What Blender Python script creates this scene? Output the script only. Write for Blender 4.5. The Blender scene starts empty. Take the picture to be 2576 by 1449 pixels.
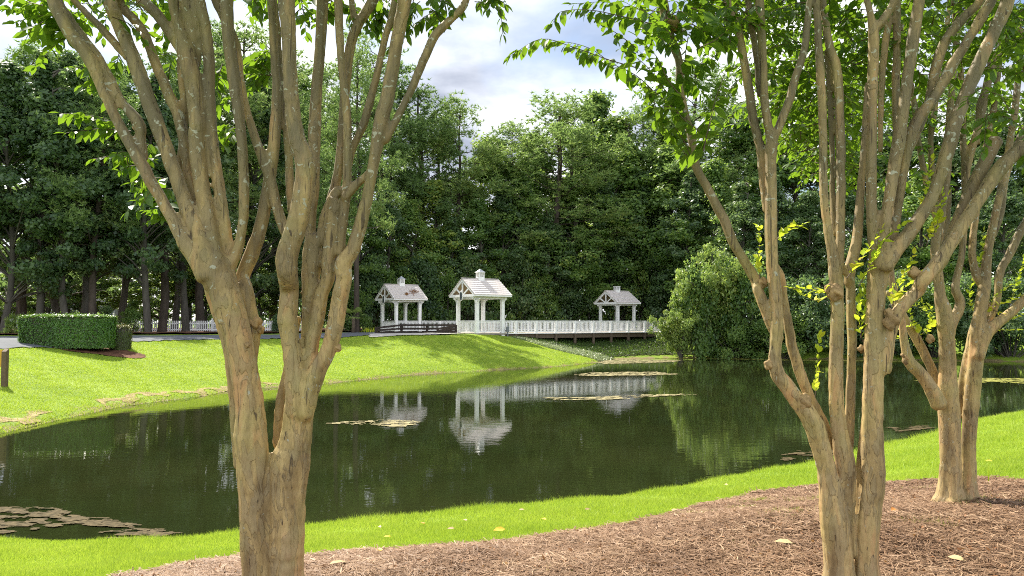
import bpy, bmesh, math, random
import numpy as np
from mathutils import Vector, Matrix

random.seed(7)
rng = np.random.default_rng(7)
C = bpy.context.scene.collection
SC = bpy.context.scene
R = math.radians

# ------------------------------------------------------------------ camera
EYE = 1.6
F = 1983.0            # focal length in pixels of a 2576 wide picture
HZ = 810.0            # horizon row in that picture
PITCH = math.atan((HZ - 724.5) / F)
cd = bpy.data.cameras.new('camera')
cam = bpy.data.objects.new('camera', cd)
C.objects.link(cam)
cd.sensor_width = 36.0
cd.lens = 36.0 * F / 2576.0
cd.clip_start = 0.05
cd.clip_end = 3000
cam.location = (0, 0, EYE)
cam.rotation_euler = (math.pi / 2 + PITCH, 0, 0)
SC.camera = cam

# ------------------------------------------------------------------ light
SUN_EL, SUN_AZ = R(48), R(-41)     # azimuth measured from +Y, negative is left
SUNV = Vector((math.sin(SUN_AZ) * math.cos(SUN_EL), math.cos(SUN_AZ) * math.cos(SUN_EL), math.sin(SUN_EL)))
sd = bpy.data.lights.new('sun', 'SUN')
sd.energy = 5.0
sd.angle = R(0.5)
sd.color = (1.0, 0.93, 0.80)
sun = bpy.data.objects.new('sun', sd)
C.objects.link(sun)
sun.rotation_euler = (-SUNV).to_track_quat('-Z', 'Y').to_euler()

SC.view_settings.view_transform = 'Standard'
SC.view_settings.look = 'None'
SC.view_settings.exposure = 1.15
SC.view_settings.gamma = 1.0
SC.cycles.max_bounces = 8
SC.cycles.diffuse_bounces = 3
SC.cycles.glossy_bounces = 3
SC.cycles.transmission_bounces = 5
SC.cycles.transparent_max_bounces = 6
SC.cycles.sample_clamp_indirect = 6.0
SC.cycles.caustics_reflective = False
SC.cycles.caustics_refractive = False
SC.cycles.use_denoising = False
SC.cycles.filter_width = 1.0

W = bpy.data.worlds.new('World')
SC.world = W
W.use_nodes = True


def build_world():
    nt = W.node_tree
    N, L = nt.nodes, nt.links
    N.clear()
    out = N.new('ShaderNodeOutputWorld')
    bg = N.new('ShaderNodeBackground')
    bg.inputs['Strength'].default_value = 0.08
    sky = N.new('ShaderNodeTexSky')
    sky.sky_type = 'NISHITA'
    sky.sun_disc = False
    sky.sun_elevation = SUN_EL
    sky.sun_rotation = SUN_AZ
    sky.air_density = 1.0
    sky.dust_density = 1.0
    tc = N.new('ShaderNodeTexCoord')
    sep = N.new('ShaderNodeSeparateXYZ')
    L.new(tc.outputs['Generated'], sep.inputs[0])
    add = N.new('ShaderNodeMath'); add.operation = 'ADD'; add.inputs[1].default_value = 0.22
    mx = N.new('ShaderNodeMath'); mx.operation = 'MAXIMUM'; mx.inputs[1].default_value = 0.0
    L.new(sep.outputs['Z'], mx.inputs[0]); L.new(mx.outputs[0], add.inputs[0])
    dx = N.new('ShaderNodeMath'); dx.operation = 'DIVIDE'
    dy = N.new('ShaderNodeMath'); dy.operation = 'DIVIDE'
    L.new(sep.outputs['X'], dx.inputs[0]); L.new(add.outputs[0], dx.inputs[1])
    L.new(sep.outputs['Y'], dy.inputs[0]); L.new(add.outputs[0], dy.inputs[1])
    cb = N.new('ShaderNodeCombineXYZ')
    L.new(dx.outputs[0], cb.inputs[0]); L.new(dy.outputs[0], cb.inputs[1])
    cb.inputs[2].default_value = 11.3
    n1 = N.new('ShaderNodeTexNoise')
    n1.inputs['Scale'].default_value = 1.15
    n1.inputs['Detail'].default_value = 9
    n1.inputs['Roughness'].default_value = 0.52
    n1.inputs['Distortion'].default_value = 0.3
    L.new(cb.outputs[0], n1.inputs['Vector'])
    cover = N.new('ShaderNodeValToRGB')
    cover.color_ramp.elements[0].position = 0.36
    cover.color_ramp.elements[0].color = (0, 0, 0, 1)
    cover.color_ramp.elements[1].position = 0.52
    cover.color_ramp.elements[1].color = (1, 1, 1, 1)
    L.new(n1.outputs['Fac'], cover.inputs[0])
    n2 = N.new('ShaderNodeTexNoise')
    n2.inputs['Scale'].default_value = 1.9
    n2.inputs['Detail'].default_value = 7
    n2.inputs['Roughness'].default_value = 0.5
    off = N.new('ShaderNodeVectorMath'); off.operation = 'ADD'
    off.inputs[1].default_value = (7.9, 3.2, 5.0)
    L.new(cb.outputs[0], off.inputs[0]); L.new(off.outputs[0], n2.inputs['Vector'])
    shade = N.new('ShaderNodeValToRGB')
    e = shade.color_ramp.elements
    e[0].position = 0.36; e[0].color = (3.0, 3.3, 4.05, 1)
    e[1].position = 0.55; e[1].color = (9.0, 9.0, 9.1, 1)
    m = e.new(0.44); m.color = (5.0, 5.3, 6.0, 1)
    L.new(n2.outputs['Fac'], shade.inputs[0])
    mix = N.new('ShaderNodeMix'); mix.data_type = 'RGBA'
    L.new(cover.outputs['Color'], mix.inputs['Factor'])
    L.new(sky.outputs['Color'], mix.inputs[6])
    # clouds behind the camera: brightness added as fill for camera-facing surfaces
    fl = N.new('ShaderNodeMapRange'); fl.interpolation_type = 'SMOOTHSTEP'
    fl.inputs[1].default_value = 0.35; fl.inputs[2].default_value = -0.6
    fl.inputs[3].default_value = 1.0; fl.inputs[4].default_value = 1.8
    L.new(sep.outputs['Y'], fl.inputs[0])
    vm = N.new('ShaderNodeVectorMath'); vm.operation = 'SCALE'
    L.new(shade.outputs['Color'], vm.inputs[0]); L.new(fl.outputs[0], vm.inputs['Scale'])
    L.new(vm.outputs[0], mix.inputs[7])
    L.new(mix.outputs[2], bg.inputs['Color'])
    L.new(bg.outputs[0], out.inputs['Surface'])


build_world()

# ------------------------------------------------------------------ picture <-> world
cp, sp = math.cos(PITCH), math.sin(PITCH)


def ray(u, v):
    x = (u - 1288.0) / F
    y = (724.5 - v) / F
    return np.array([x, cp - y * sp, sp + y * cp])


def at(u, v, Y):
    """the world point at depth Y seen at picture point (u, v)"""
    d = ray(u, v)
    t = Y / d[1]
    return np.array([d[0] * t, Y, EYE + d[2] * t])


def on_level(u, v, z):
    d = ray(u, v)
    t = (z - EYE) / d[2]
    return np.array([d[0] * t, d[1] * t, z])


# ------------------------------------------------------------------ terrain
WZ = -1.45
NEAR = [(-700, 1374), (-300, 1370), (0, 1367), (240, 1372), (450, 1366), (600, 1352), (773, 1334), (1003, 1312), (1203, 1289),
        (1553, 1258), (1703, 1233), (1878, 1198), (2043, 1170), (2225, 1125), (2285, 1112), (2355, 1092), (2460, 1060),
        (2576, 1040), (2800, 1000), (3100, 962), (3300, 950)]
FAR = [(3250, 935), (3100, 925), (2700, 912), (2450, 908), (2200, 905), (2000, 903), (1860, 900), (1700, 900), (1600, 902),
       (1540, 904), (1514, 908), (1498, 912), (1440, 918), (1378, 924), (1210, 933), (1048, 942), (818, 965), (690, 974), (577, 983), (500, 998),
       (320, 1020), (200, 1045), (0, 1092), (-200, 1150), (-450, 1240), (-700, 1330)]
near_pts = np.array([on_level(u, v, WZ)[:2] for u, v in NEAR])
far_pts = np.array([on_level(u, v, WZ)[:2] for u, v in FAR])
POND = np.vstack([near_pts, far_pts])
NSEG_NEAR = len(near_pts) - 1


def in_poly(P, poly):
    x, y = P[:, 0], P[:, 1]
    ins = np.zeros(len(P), bool)
    n = len(poly)
    j = n - 1
    for i in range(n):
        xi, yi = poly[i]; xj, yj = poly[j]
        c = ((yi > y) != (yj > y))
        with np.errstate(divide='ignore', invalid='ignore'):
            xx = (xj - xi) * (y - yi) / (yj - yi + 1e-12) + xi
        ins ^= c & (x < xx)
        j = i
    return ins


def seg_dist(P, a, b):
    ab = b - a
    t = np.clip(((P - a) @ ab) / (ab @ ab + 1e-12), 0, 1)
    q = a + t[:, None] * ab
    return np.hypot(P[:, 0] - q[:, 0], P[:, 1] - q[:, 1])


def ss(t):
    t = np.clip(t, 0, 1)
    return t * t * (3 - 2 * t)


def shore(P):
    n = len(POND)
    dn = np.full(len(P), 1e9); df = np.full(len(P), 1e9)
    for i in range(n):
        d = seg_dist(P, POND[i], POND[(i + 1) % n])
        if i < NSEG_NEAR:
            dn = np.minimum(dn, d)
        else:
            df = np.minimum(df, d)
    return dn, df, in_poly(P, POND)


def softmin(a, b, k=0.25):
    h = np.clip(0.5 + 0.5 * (b - a) / k, 0, 1)
    return b * (1 - h) + a * h - k * h * (1 - h)


def height(P):
    P = np.asarray(P, float).reshape(-1, 2)
    dn, df, ins = shore(P)
    d = np.minimum(dn, df)
    x, y = P[:, 0], P[:, 1]
    t = np.clip(dn / 6.9, 0, 3)
    zn = WZ + 0.10 * ss(dn / 0.35) + softmin(1.36 * t ** 1.2, np.full_like(t, 1.36), 0.25)
    sl = 0.165 + 0.085 * ss((x + 13) / 10)
    zf = WZ + 0.07 * ss(df / 0.35) + softmin(sl * df, np.full_like(df, 2.05), 0.4)
    wgt = ss((df - dn) / 4.0 + 0.5)
    z = zf * (1 - wgt) + zn * wgt
    zin = WZ - np.minimum(d * 0.16 + 0.1 * ss(d / 0.3), 1.6)
    z = np.where(ins, zin, z)
    bump = 0.02 * np.sin(x * 1.7 + 0.6 * y) * np.sin(y * 1.3 - x * 0.4) + 0.012 * np.sin(x * 4.1) * np.cos(y * 3.7)
    return z + bump * (1 - ins) * ss(d / 1.5)


def hz1(x, y):
    return float(height([[x, y]])[0])


def ground_at(u, v):
    d = ray(u, v)
    t = np.concatenate([np.linspace(2, 30, 700), np.linspace(30, 160, 1300)])
    z = EYE + d[2] * t
    h = height(np.stack([d[0] * t, d[1] * t], 1))
    k = np.argmax(z < h)
    if not (z < h).any():
        k = len(t) - 1
    return np.array([d[0] * t[k], d[1] * t[k], h[k]])


# ------------------------------------------------------------------ object helpers
def tag(o, label=None, cat=None, group=None, kind=None):
    if label: o['label'] = label
    if cat: o['category'] = cat
    if group: o['group'] = group
    if kind: o['kind'] = kind
    return o


def empty(name, loc=(0, 0, 0), rz=0.0, parent=None):
    o = bpy.data.objects.new(name, None)
    o.empty_display_size = 0.3
    C.objects.link(o)
    o.location = loc
    o.rotation_euler = (0, 0, rz)
    if parent: o.parent = parent
    return o


def link(name, me, parent=None, loc=None):
    o = bpy.data.objects.new(name, me)
    C.objects.link(o)
    if parent: o.parent = parent
    if loc is not None: o.location = loc
    return o


def arr_mesh(name, V, faces, mats, smooth=False, midx=None):
    """mesh from numpy: V (n,3); faces: list of (k,3)/(k,4) arrays"""
    me = bpy.data.meshes.new(name)
    V = np.asarray(V, np.float32)
    if isinstance(faces, np.ndarray): faces = [faces]
    faces = [f for f in faces if len(f)]
    me.vertices.add(len(V))
    me.vertices.foreach_set('co', V.ravel())
    loops = np.concatenate([f.ravel() for f in faces]).astype(np.int32)
    tot = np.concatenate([np.full(len(f), f.shape[1]) for f in faces]).astype(np.int32)
    st = np.concatenate([[0], np.cumsum(tot)[:-1]]).astype(np.int32)
    me.loops.add(len(loops))
    me.loops.foreach_set('vertex_index', loops)
    me.polygons.add(len(tot))
    me.polygons.foreach_set('loop_start', st)
    me.polygons.foreach_set('loop_total', tot)
    if smooth:
        me.polygons.foreach_set('use_smooth', np.ones(len(tot), bool))
    if not isinstance(mats, (list, tuple)): mats = [mats]
    for m in mats: me.materials.append(m)
    if midx is not None:
        me.polygons.foreach_set('material_index', np.asarray(midx, np.int32))
    me.update(calc_edges=True)
    me.validate()
    return me


class MB:
    """collects boxes, prisms and tubes into one mesh"""
    def __init__(s):
        s.v = []; s.f = []

    def add(s, V, Fc):
        o = len(s.v)
        s.v += [tuple(map(float, p)) for p in V]
        s.f += [tuple(i + o for i in f) for f in Fc]
        return s

    def box(s, x0, x1, y0, y1, z0, z1):
        return s.add([(x0, y0, z0), (x1, y0, z0), (x1, y1, z0), (x0, y1, z0), (x0, y0, z1), (x1, y0, z1), (x1, y1, z1), (x0, y1, z1)],
                     [(0, 3, 2, 1), (4, 5, 6, 7), (0, 1, 5, 4), (1, 2, 6, 5), (2, 3, 7, 6), (3, 0, 4, 7)])

    def bar(s, a, b, w, h, up=(0, 0, 1)):
        a = Vector(a); b = Vector(b); d = (b - a).normalized()
        side = d.cross(Vector(up))
        if side.length < 1e-4: side = d.cross(Vector((1, 0, 0)))
        side.normalize(); n = side.cross(d).normalized()
        V = []
        for p in (a, b):
            for i, j in ((-1, -1), (1, -1), (1, 1), (-1, 1)):
                V.append(p + side * (w / 2 * i) + n * (h / 2 * j))
        return s.add(V, [(3, 2, 1, 0), (4, 5, 6, 7), (0, 1, 5, 4), (1, 2, 6, 5), (2, 3, 7, 6), (3, 0, 4, 7)])

    def tube(s, pts, rad, seg=8, cap=True):
        V, Fc = tube_arr(pts, rad, seg)
        o = len(s.v)
        s.v += [tuple(map(float, p)) for p in V]
        s.f += [tuple(int(i) + o for i in f) for f in Fc]
        if cap:
            n = len(pts)
            s.f.append(tuple(o + i for i in reversed(range(seg))))
            s.f.append(tuple(o + (n - 1) * seg + i for i in range(seg)))
        return s

    def build(s, name, mat, parent=None, smooth=False, bevel=0.0):
        me = bpy.data.meshes.new(name)
        me.from_pydata(s.v, [], s.f)
        me.materials.append(mat)
        if bevel:
            bm = bmesh.new(); bm.from_mesh(me)
            bmesh.ops.bevel(bm, geom=bm.edges[:], offset=bevel, segments=1, affect='EDGES')
            bm.to_mesh(me); bm.free()
        if smooth:
            for p in me.polygons: p.use_smooth = True
        me.update()
        return link(name, me, parent)


def tube_arr(pts, rad, seg=8):
    pts = np.asarray(pts, float); n = len(pts)
    rad = np.broadcast_to(np.asarray(rad, float), (n,))
    tan = np.gradient(pts, axis=0)
    tan /= np.linalg.norm(tan, axis=1)[:, None] + 1e-9
    ref = np.array([0.0, 1.0, 0.0]) if abs(tan[0][1]) < 0.8 else np.array([1.0, 0, 0])
    V = []
    for i in range(n):
        a = np.cross(tan[i], ref); a /= np.linalg.norm(a) + 1e-9
        b = np.cross(tan[i], a)
        ref = -b if np.dot(-b, ref) > np.dot(b, ref) else b
        th = np.linspace(0, 2 * math.pi, seg, endpoint=False)
        V.append(pts[i] + rad[i] * (np.cos(th)[:, None] * a + np.sin(th)[:, None] * b))
    V = np.vstack(V)
    Fc = []
    for i in range(n - 1):
        for k in range(seg):
            k2 = (k + 1) % seg
            Fc.append((i * seg + k, i * seg + k2, (i + 1) * seg + k2, (i + 1) * seg + k))
    return V, np.array(Fc)


def smooth_path(P, sub=4):
    """Catmull-Rom through rows of P (any number of columns)"""
    P = np.asarray(P, float)
    if len(P) < 3:
        t = np.linspace(0, 1, sub + 1)[:, None]
        return P[0] * (1 - t) + P[-1] * t
    Q = np.vstack([2 * P[0] - P[1], P, 2 * P[-1] - P[-2]])
    out = []
    for i in range(1, len(Q) - 2):
        p0, p1, p2, p3 = Q[i - 1], Q[i], Q[i + 1], Q[i + 2]
        for t in np.linspace(0, 1, sub, endpoint=False):
            out.append(0.5 * ((2 * p1) + (-p0 + p2) * t + (2 * p0 - 5 * p1 + 4 * p2 - p3) * t * t + (-p0 + 3 * p1 - 3 * p2 + p3) * t ** 3))
    out.append(P[-1])
    return np.array(out)


# ------------------------------------------------------------------ materials
def mat(name):
    m = bpy.data.materials.new(name)
    m.use_nodes = True
    nt = m.node_tree
    b = nt.nodes['Principled BSDF']
    return m, nt.nodes, nt.links, b


def ramp(N, stops):
    r = N.new('ShaderNodeValToRGB')
    e = r.color_ramp.elements
    while len(e) < len(stops): e.new(0.5)
    for el, (p, c) in zip(e, stops):
        el.position = p; el.color = (*c, 1)
    return r


def noise(N, L, vec, scale, detail=4, rough=0.55, dist=0.0):
    n = N.new('ShaderNodeTexNoise')
    n.inputs['Scale'].default_value = scale
    n.inputs['Detail'].default_value = detail
    n.inputs['Roughness'].default_value = rough
    n.inputs['Distortion'].default_value = dist
    if vec is not None: L.new(vec, n.inputs['Vector'])
    return n


def mixc(N, L, fac, a, b, blend='MIX'):
    m = N.new('ShaderNodeMix'); m.data_type = 'RGBA'; m.blend_type = blend
    for s, v in ((m.inputs['Factor'], fac), (m.inputs[6], a), (m.inputs[7], b)):
        if isinstance(v, (int, float)): s.default_value = v
        elif isinstance(v, tuple): s.default_value = (*v, 1)
        else: L.new(v, s)
    return m.outputs[2]


def bumpn(N, L, h, b, strength=0.3, dist=0.02):
    bp = N.new('ShaderNodeBump')
    bp.inputs['Strength'].default_value = strength
    bp.inputs['Distance'].default_value = dist
    L.new(h, bp.inputs['Height']); L.new(bp.outputs[0], b.inputs['Normal'])


def leaf_mat(name, c0, c1, c2=None, trans=(0.3, 0.5, 0.05), tfac=0.45, rough=0.45, spec=0.35, nscale=0.35, island=True):
    m, N, L, b = mat(name)
    tc = N.new('ShaderNodeTexCoord')
    geo = N.new('ShaderNodeNewGeometry')
    oi = N.new('ShaderNodeObjectInfo')
    n = noise(N, L, tc.outputs['Object'], nscale, 3)
    mixv = N.new('ShaderNodeMath'); mixv.operation = 'MULTIPLY_ADD'
    L.new(geo.outputs['Random Per Island'], mixv.inputs[0]); mixv.inputs[1].default_value = 0.55 if island else 0.0
    sc = N.new('ShaderNodeMath'); sc.operation = 'MULTIPLY_ADD'
    L.new(n.outputs['Fac'], sc.inputs[0]); sc.inputs[1].default_value = 0.75; sc.inputs[2].default_value = -0.28
    L.new(sc.outputs[0], mixv.inputs[2])
    ad = N.new('ShaderNodeMath'); ad.operation = 'MULTIPLY_ADD'
    L.new(oi.outputs['Random'], ad.inputs[0]); ad.inputs[1].default_value = 0.42
    L.new(mixv.outputs[0], ad.inputs[2])
    stops = [(0.1, c0), (0.75, c1)] + ([(1.0, c2)] if c2 else [])
    r = ramp(N, stops)
    L.new(ad.outputs[0], r.inputs[0])
    b.inputs['Roughness'].default_value = rough
    b.inputs['Specular IOR Level'].default_value = spec
    L.new(r.outputs['Color'], b.inputs['Base Color'])
    tr = N.new('ShaderNodeBsdfTranslucent')
    tcol = mixc(N, L, 0.5, r.outputs['Color'], trans)
    L.new(tcol, tr.inputs['Color'])
    mx = N.new('ShaderNodeMixShader'); mx.inputs[0].default_value = tfac
    L.new(b.outputs[0], mx.inputs[1]); L.new(tr.outputs[0], mx.inputs[2])
    L.new(mx.outputs[0], N['Material Output'].inputs['Surface'])
    return m


def plain(name, col, rough=0.6, var=0.12, scale=6.0, spec=0.3, bump=0.0, col2=None, stretch=(1, 1, 1), metal=0.0):
    m, N, L, b = mat(name)
    tc = N.new('ShaderNodeTexCoord')
    mp = N.new('ShaderNodeMapping'); mp.inputs['Scale'].default_value = stretch
    L.new(tc.outputs['Object'], mp.inputs[0])
    n = noise(N, L, mp.outputs[0], scale, 6, 0.6)
    c2 = col2 or tuple(max(0, c * (1 - var * 2)) for c in col)
    r = ramp(N, [(0.3, c2), (0.65, col)])
    L.new(n.outputs['Fac'], r.inputs[0])
    L.new(r.outputs['Color'], b.inputs['Base Color'])
    b.inputs['Roughness'].default_value = rough
    b.inputs['Specular IOR Level'].default_value = spec
    b.inputs['Metallic'].default_value = metal
    if bump: bumpn(N, L, n.outputs['Fac'], b, bump, 0.02)
    return m


def bark_mat():
    """smooth peeling bark: tan, olive and pinkish plates, pale lichen spots, dark grooves"""
    m, N, L, b = mat('peeling_bark')
    tc = N.new('ShaderNodeTexCoord')
    mp = N.new('ShaderNodeMapping'); mp.inputs['Scale'].default_value = (1, 1, 0.22)
    L.new(tc.outputs['Object'], mp.inputs[0])
    n1 = noise(N, L, mp.outputs[0], 9, 4, 0.55, 0.6)
    r1 = ramp(N, [(0.32, (0.19, 0.132, 0.064)), (0.43, (0.32, 0.228, 0.104)), (0.53, (0.45, 0.33, 0.150)), (0.66, (0.46, 0.28, 0.132))])
    L.new(n1.outputs['Fac'], r1.inputs[0])
    # hard edged plates where bark has peeled
    mp2 = N.new('ShaderNodeMapping'); mp2.inputs['Scale'].default_value = (1, 1, 0.3)
    L.new(tc.outputs['Object'], mp2.inputs[0])
    n2 = noise(N, L, mp2.outputs[0], 15, 3, 0.5, 1.2)
    r2 = ramp(N, [(0.52, (0, 0, 0)), (0.545, (1, 1, 1))])
    L.new(n2.outputs['Fac'], r2.inputs[0])
    f = N.new('ShaderNodeMath'); f.operation = 'MULTIPLY'; f.inputs[1].default_value = 0.5
    L.new(r2.outputs['Color'], f.inputs[0])
    c = mixc(N, L, f.outputs[0], r1.outputs['Color'], (0.27, 0.215, 0.125))
    # edges of the peeled plates
    r7 = ramp(N, [(0.500, (0, 0, 0)), (0.520, (0.55, 0.55, 0.55)), (0.545, (0, 0, 0))])
    L.new(n2.outputs['Fac'], r7.inputs[0])
    c = mixc(N, L, r7.outputs['Color'], c, (0.12, 0.085, 0.05))
    # fine grain
    n8 = noise(N, L, mp2.outputs[0], 90, 4, 0.7)
    r8 = ramp(N, [(0.30, (0.66, 0.62, 0.56)), (0.58, (1, 1, 1))])
    L.new(n8.outputs['Fac'], r8.inputs[0])
    c = mixc(N, L, 0.75, c, r8.outputs['Color'], 'MULTIPLY')
    # green algae film in broad zones
    n3 = noise(N, L, tc.outputs['Object'], 2.2, 3)
    r3 = ramp(N, [(0.48, (0, 0, 0)), (0.7, (0.55, 0.55, 0.55))])
    L.new(n3.outputs['Fac'], r3.inputs[0])
    c = mixc(N, L, r3.outputs['Color'], c, (0.30, 0.28, 0.09))
    # dull grey-brown on the upper stems: old lichen, plus canopy shade painted in
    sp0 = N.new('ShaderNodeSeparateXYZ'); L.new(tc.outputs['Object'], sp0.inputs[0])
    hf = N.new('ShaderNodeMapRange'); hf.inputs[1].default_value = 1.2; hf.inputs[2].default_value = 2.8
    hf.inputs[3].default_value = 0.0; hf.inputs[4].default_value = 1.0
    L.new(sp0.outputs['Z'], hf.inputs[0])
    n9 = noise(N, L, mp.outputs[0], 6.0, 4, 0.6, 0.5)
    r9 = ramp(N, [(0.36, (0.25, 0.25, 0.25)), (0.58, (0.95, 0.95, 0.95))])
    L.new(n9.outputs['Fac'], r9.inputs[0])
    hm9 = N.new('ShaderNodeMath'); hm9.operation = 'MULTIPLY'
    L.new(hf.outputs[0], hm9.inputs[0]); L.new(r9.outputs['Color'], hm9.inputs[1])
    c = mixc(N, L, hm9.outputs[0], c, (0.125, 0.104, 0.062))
    # pale lichen spots, denser higher up
    vo = N.new('ShaderNodeTexNoise'); vo.inputs['Scale'].default_value = 26; vo.inputs['Detail'].default_value = 3
    vo.inputs['Distortion'].default_value = 0.8
    L.new(tc.outputs['Object'], vo.inputs['Vector'])
    sp_ = N.new('ShaderNodeSeparateXYZ'); L.new(tc.outputs['Object'], sp_.inputs[0])
    hgt = N.new('ShaderNodeMapRange'); hgt.inputs[1].default_value = 0.6; hgt.inputs[2].default_value = 2.6
    hgt.inputs[3].default_value = -0.045; hgt.inputs[4].default_value = 0.03
    L.new(sp_.outputs['Z'], hgt.inputs[0])
    sm = N.new('ShaderNodeMath'); sm.operation = 'ADD'
    L.new(vo.outputs['Fac'], sm.inputs[0]); L.new(hgt.outputs[0], sm.inputs[1])
    r4 = ramp(N, [(0.660, (0, 0, 0)), (0.685, (0.75, 0.85, 0.85))])
    L.new(sm.outputs[0], r4.inputs[0])
    c = mixc(N, L, r4.outputs['Color'], c, (0.36, 0.36, 0.285))
    # dark thin vertical grooves
    mp3 = N.new('ShaderNodeMapping'); mp3.inputs['Scale'].default_value = (1, 1, 0.06)
    L.new(tc.outputs['Object'], mp3.inputs[0])
    n5 = noise(N, L, mp3.outputs[0], 28, 3, 0.6, 0.4)
    r5 = ramp(N, [(0.31, (0.85, 0.85, 0.85)), (0.36, (0, 0, 0))])
    L.new(n5.outputs['Fac'], r5.inputs[0])
    c = mixc(N, L, r5.outputs['Color'], c, (0.06, 0.042, 0.026))
    # small dark scars
    n6 = noise(N, L, mp2.outputs[0], 48, 2, 0.5)
    r6 = ramp(N, [(0.26, (0.8, 0.8, 0.8)), (0.30, (0, 0, 0))])
    L.new(n6.outputs['Fac'], r6.inputs[0])
    c = mixc(N, L, r6.outputs['Color'], c, (0.045, 0.03, 0.02))
    L.new(c, b.inputs['Base Color'])
    b.inputs['Roughness'].default_value = 0.62
    b.inputs['Specular IOR Level'].default_value = 0.25
    hm = N.new('ShaderNodeMath'); hm.operation = 'ADD'
    L.new(n5.outputs['Fac'], hm.inputs[0]); L.new(r2.outputs['Color'], hm.inputs[1])
    hs = N.new('ShaderNodeMath'); hs.operation = 'MULTIPLY_ADD'; hs.inputs[1].default_value = 0.4
    L.new(r4.outputs['Color'], hs.inputs[0]); L.new(hm.outputs[0], hs.inputs[2])
    bumpn(N, L, hs.outputs[0], b, 0.55, 0.006)
    return m


def grass_ground_mat():
    m, N, L, b = mat('turf')
    tc = N.new('ShaderNodeTexCoord')
    n1 = noise(N, L, tc.outputs['Object'], 0.35, 5)
    r1 = ramp(N, [(0.35, (0.15, 0.235, 0.026)), (0.65, (0.24, 0.33, 0.040))])
    L.new(n1.outputs['Fac'], r1.inputs[0])
    n2 = noise(N, L, tc.outputs['Object'], 7.0, 6, 0.7)
    r2 = ramp(N, [(0.32, (0.5, 0.55, 0.4)), (0.6, (1, 1, 1))])
    L.new(n2.outputs['Fac'], r2.inputs[0])
    c = mixc(N, L, 0.8, r1.outputs['Color'], r2.outputs['Color'], 'MULTIPLY')
    n3 = noise(N, L, tc.outputs['Object'], 1.6, 5, 0.65)
    r3 = ramp(N, [(0.63, (0, 0, 0)), (0.72, (0.6, 0.6, 0.6))])
    L.new(n3.outputs['Fac'], r3.inputs[0])
    c = mixc(N, L, r3.outputs['Color'], c, (0.33, 0.30, 0.09))
    # mud and thatch along the water's edge
    sp_ = N.new('ShaderNodeSeparateXYZ'); L.new(tc.outputs['Object'], sp_.inputs[0])
    wob = noise(N, L, tc.outputs['Object'], 0.9, 5, 0.7)
    mm = N.new('ShaderNodeMath'); mm.operation = 'MULTIPLY_ADD'; mm.inputs[1].default_value = -0.8
    L.new(wob.outputs['Fac'], mm.inputs[0]); L.new(sp_.outputs['Z'], mm.inputs[2])
    r4 = ramp(N, [(0.0, (0.85, 0.85, 0.85)), (1.0, (0, 0, 0))])
    mr = N.new('ShaderNodeMapRange'); mr.inputs[1].default_value = -1.84; mr.inputs[2].default_value = -1.74
    L.new(mm.outputs[0], mr.inputs[0]); L.new(mr.outputs[0], r4.inputs[0])
    c = mixc(N, L, r4.outputs['Color'], c, (0.22, 0.16, 0.09))
    L.new(c, b.inputs['Base Color'])
    b.inputs['Roughness'].default_value = 0.8
    b.inputs['Specular IOR Level'].default_value = 0.15
    bumpn(N, L, n2.outputs['Fac'], b, 0.6, 0.05)
    return m


def mulch_mat():
    m, N, L, b = mat('straw_bed')
    tc = N.new('ShaderNodeTexCoord')
    n1 = noise(N, L, tc.outputs['Object'], 22, 8, 0.75, 1.0)
    r1 = ramp(N, [(0.34, (0.03, 0.018, 0.012)), (0.52, (0.15, 0.092, 0.06)), (0.70, (0.32, 0.22, 0.155))])
    L.new(n1.outputs['Fac'], r1.inputs[0])
    n2 = noise(N, L, tc.outputs['Object'], 1.4, 4)
    r2 = ramp(N, [(0.35, (0.75, 0.72, 0.7)), (0.7, (1.0, 1.0, 1.0))])
    L.new(n2.outputs['Fac'], r2.inputs[0])
    c = mixc(N, L, 1.0, r1.outputs['Color'], r2.outputs['Color'], 'MULTIPLY')
    L.new(c, b.inputs['Base Color'])
    b.inputs['Roughness'].default_value = 0.85
    b.inputs['Specular IOR Level'].default_value = 0.1
    bumpn(N, L, n1.outputs['Fac'], b, 1.0, 0.04)
    return m


def water_mat():
    m, N, L, b = mat('pond_water')
    tc = N.new('ShaderNodeTexCoord')
    n0 = noise(N, L, tc.outputs['Object'], 0.15, 4)
    r0 = ramp(N, [(0.35, (0.012, 0.017, 0.005)), (0.7, (0.021, 0.025, 0.008))])
    L.new(n0.outputs['Fac'], r0.inputs[0])
    L.new(r0.outputs['Color'], b.inputs['Base Color'])
    b.inputs['Roughness'].default_value = 0.015
    b.inputs['IOR'].default_value = 1.33
    mp = N.new('ShaderNodeMapping'); mp.inputs['Scale'].default_value = (0.55, 1.4, 1)
    L.new(tc.outputs['Object'], mp.inputs[0])
    n1 = noise(N, L, mp.outputs[0], 3.2, 3, 0.5, 0.3)
    n2 = noise(N, L, mp.outputs[0], 0.35, 2)
    mu = N.new('ShaderNodeMath'); mu.operation = 'MULTIPLY'
    L.new(n1.outputs['Fac'], mu.inputs[0]); L.new(n2.outputs['Fac'], mu.inputs[1])
    bumpn(N, L, mu.outputs[0], b, 0.065, 0.05)
    return m


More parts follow.
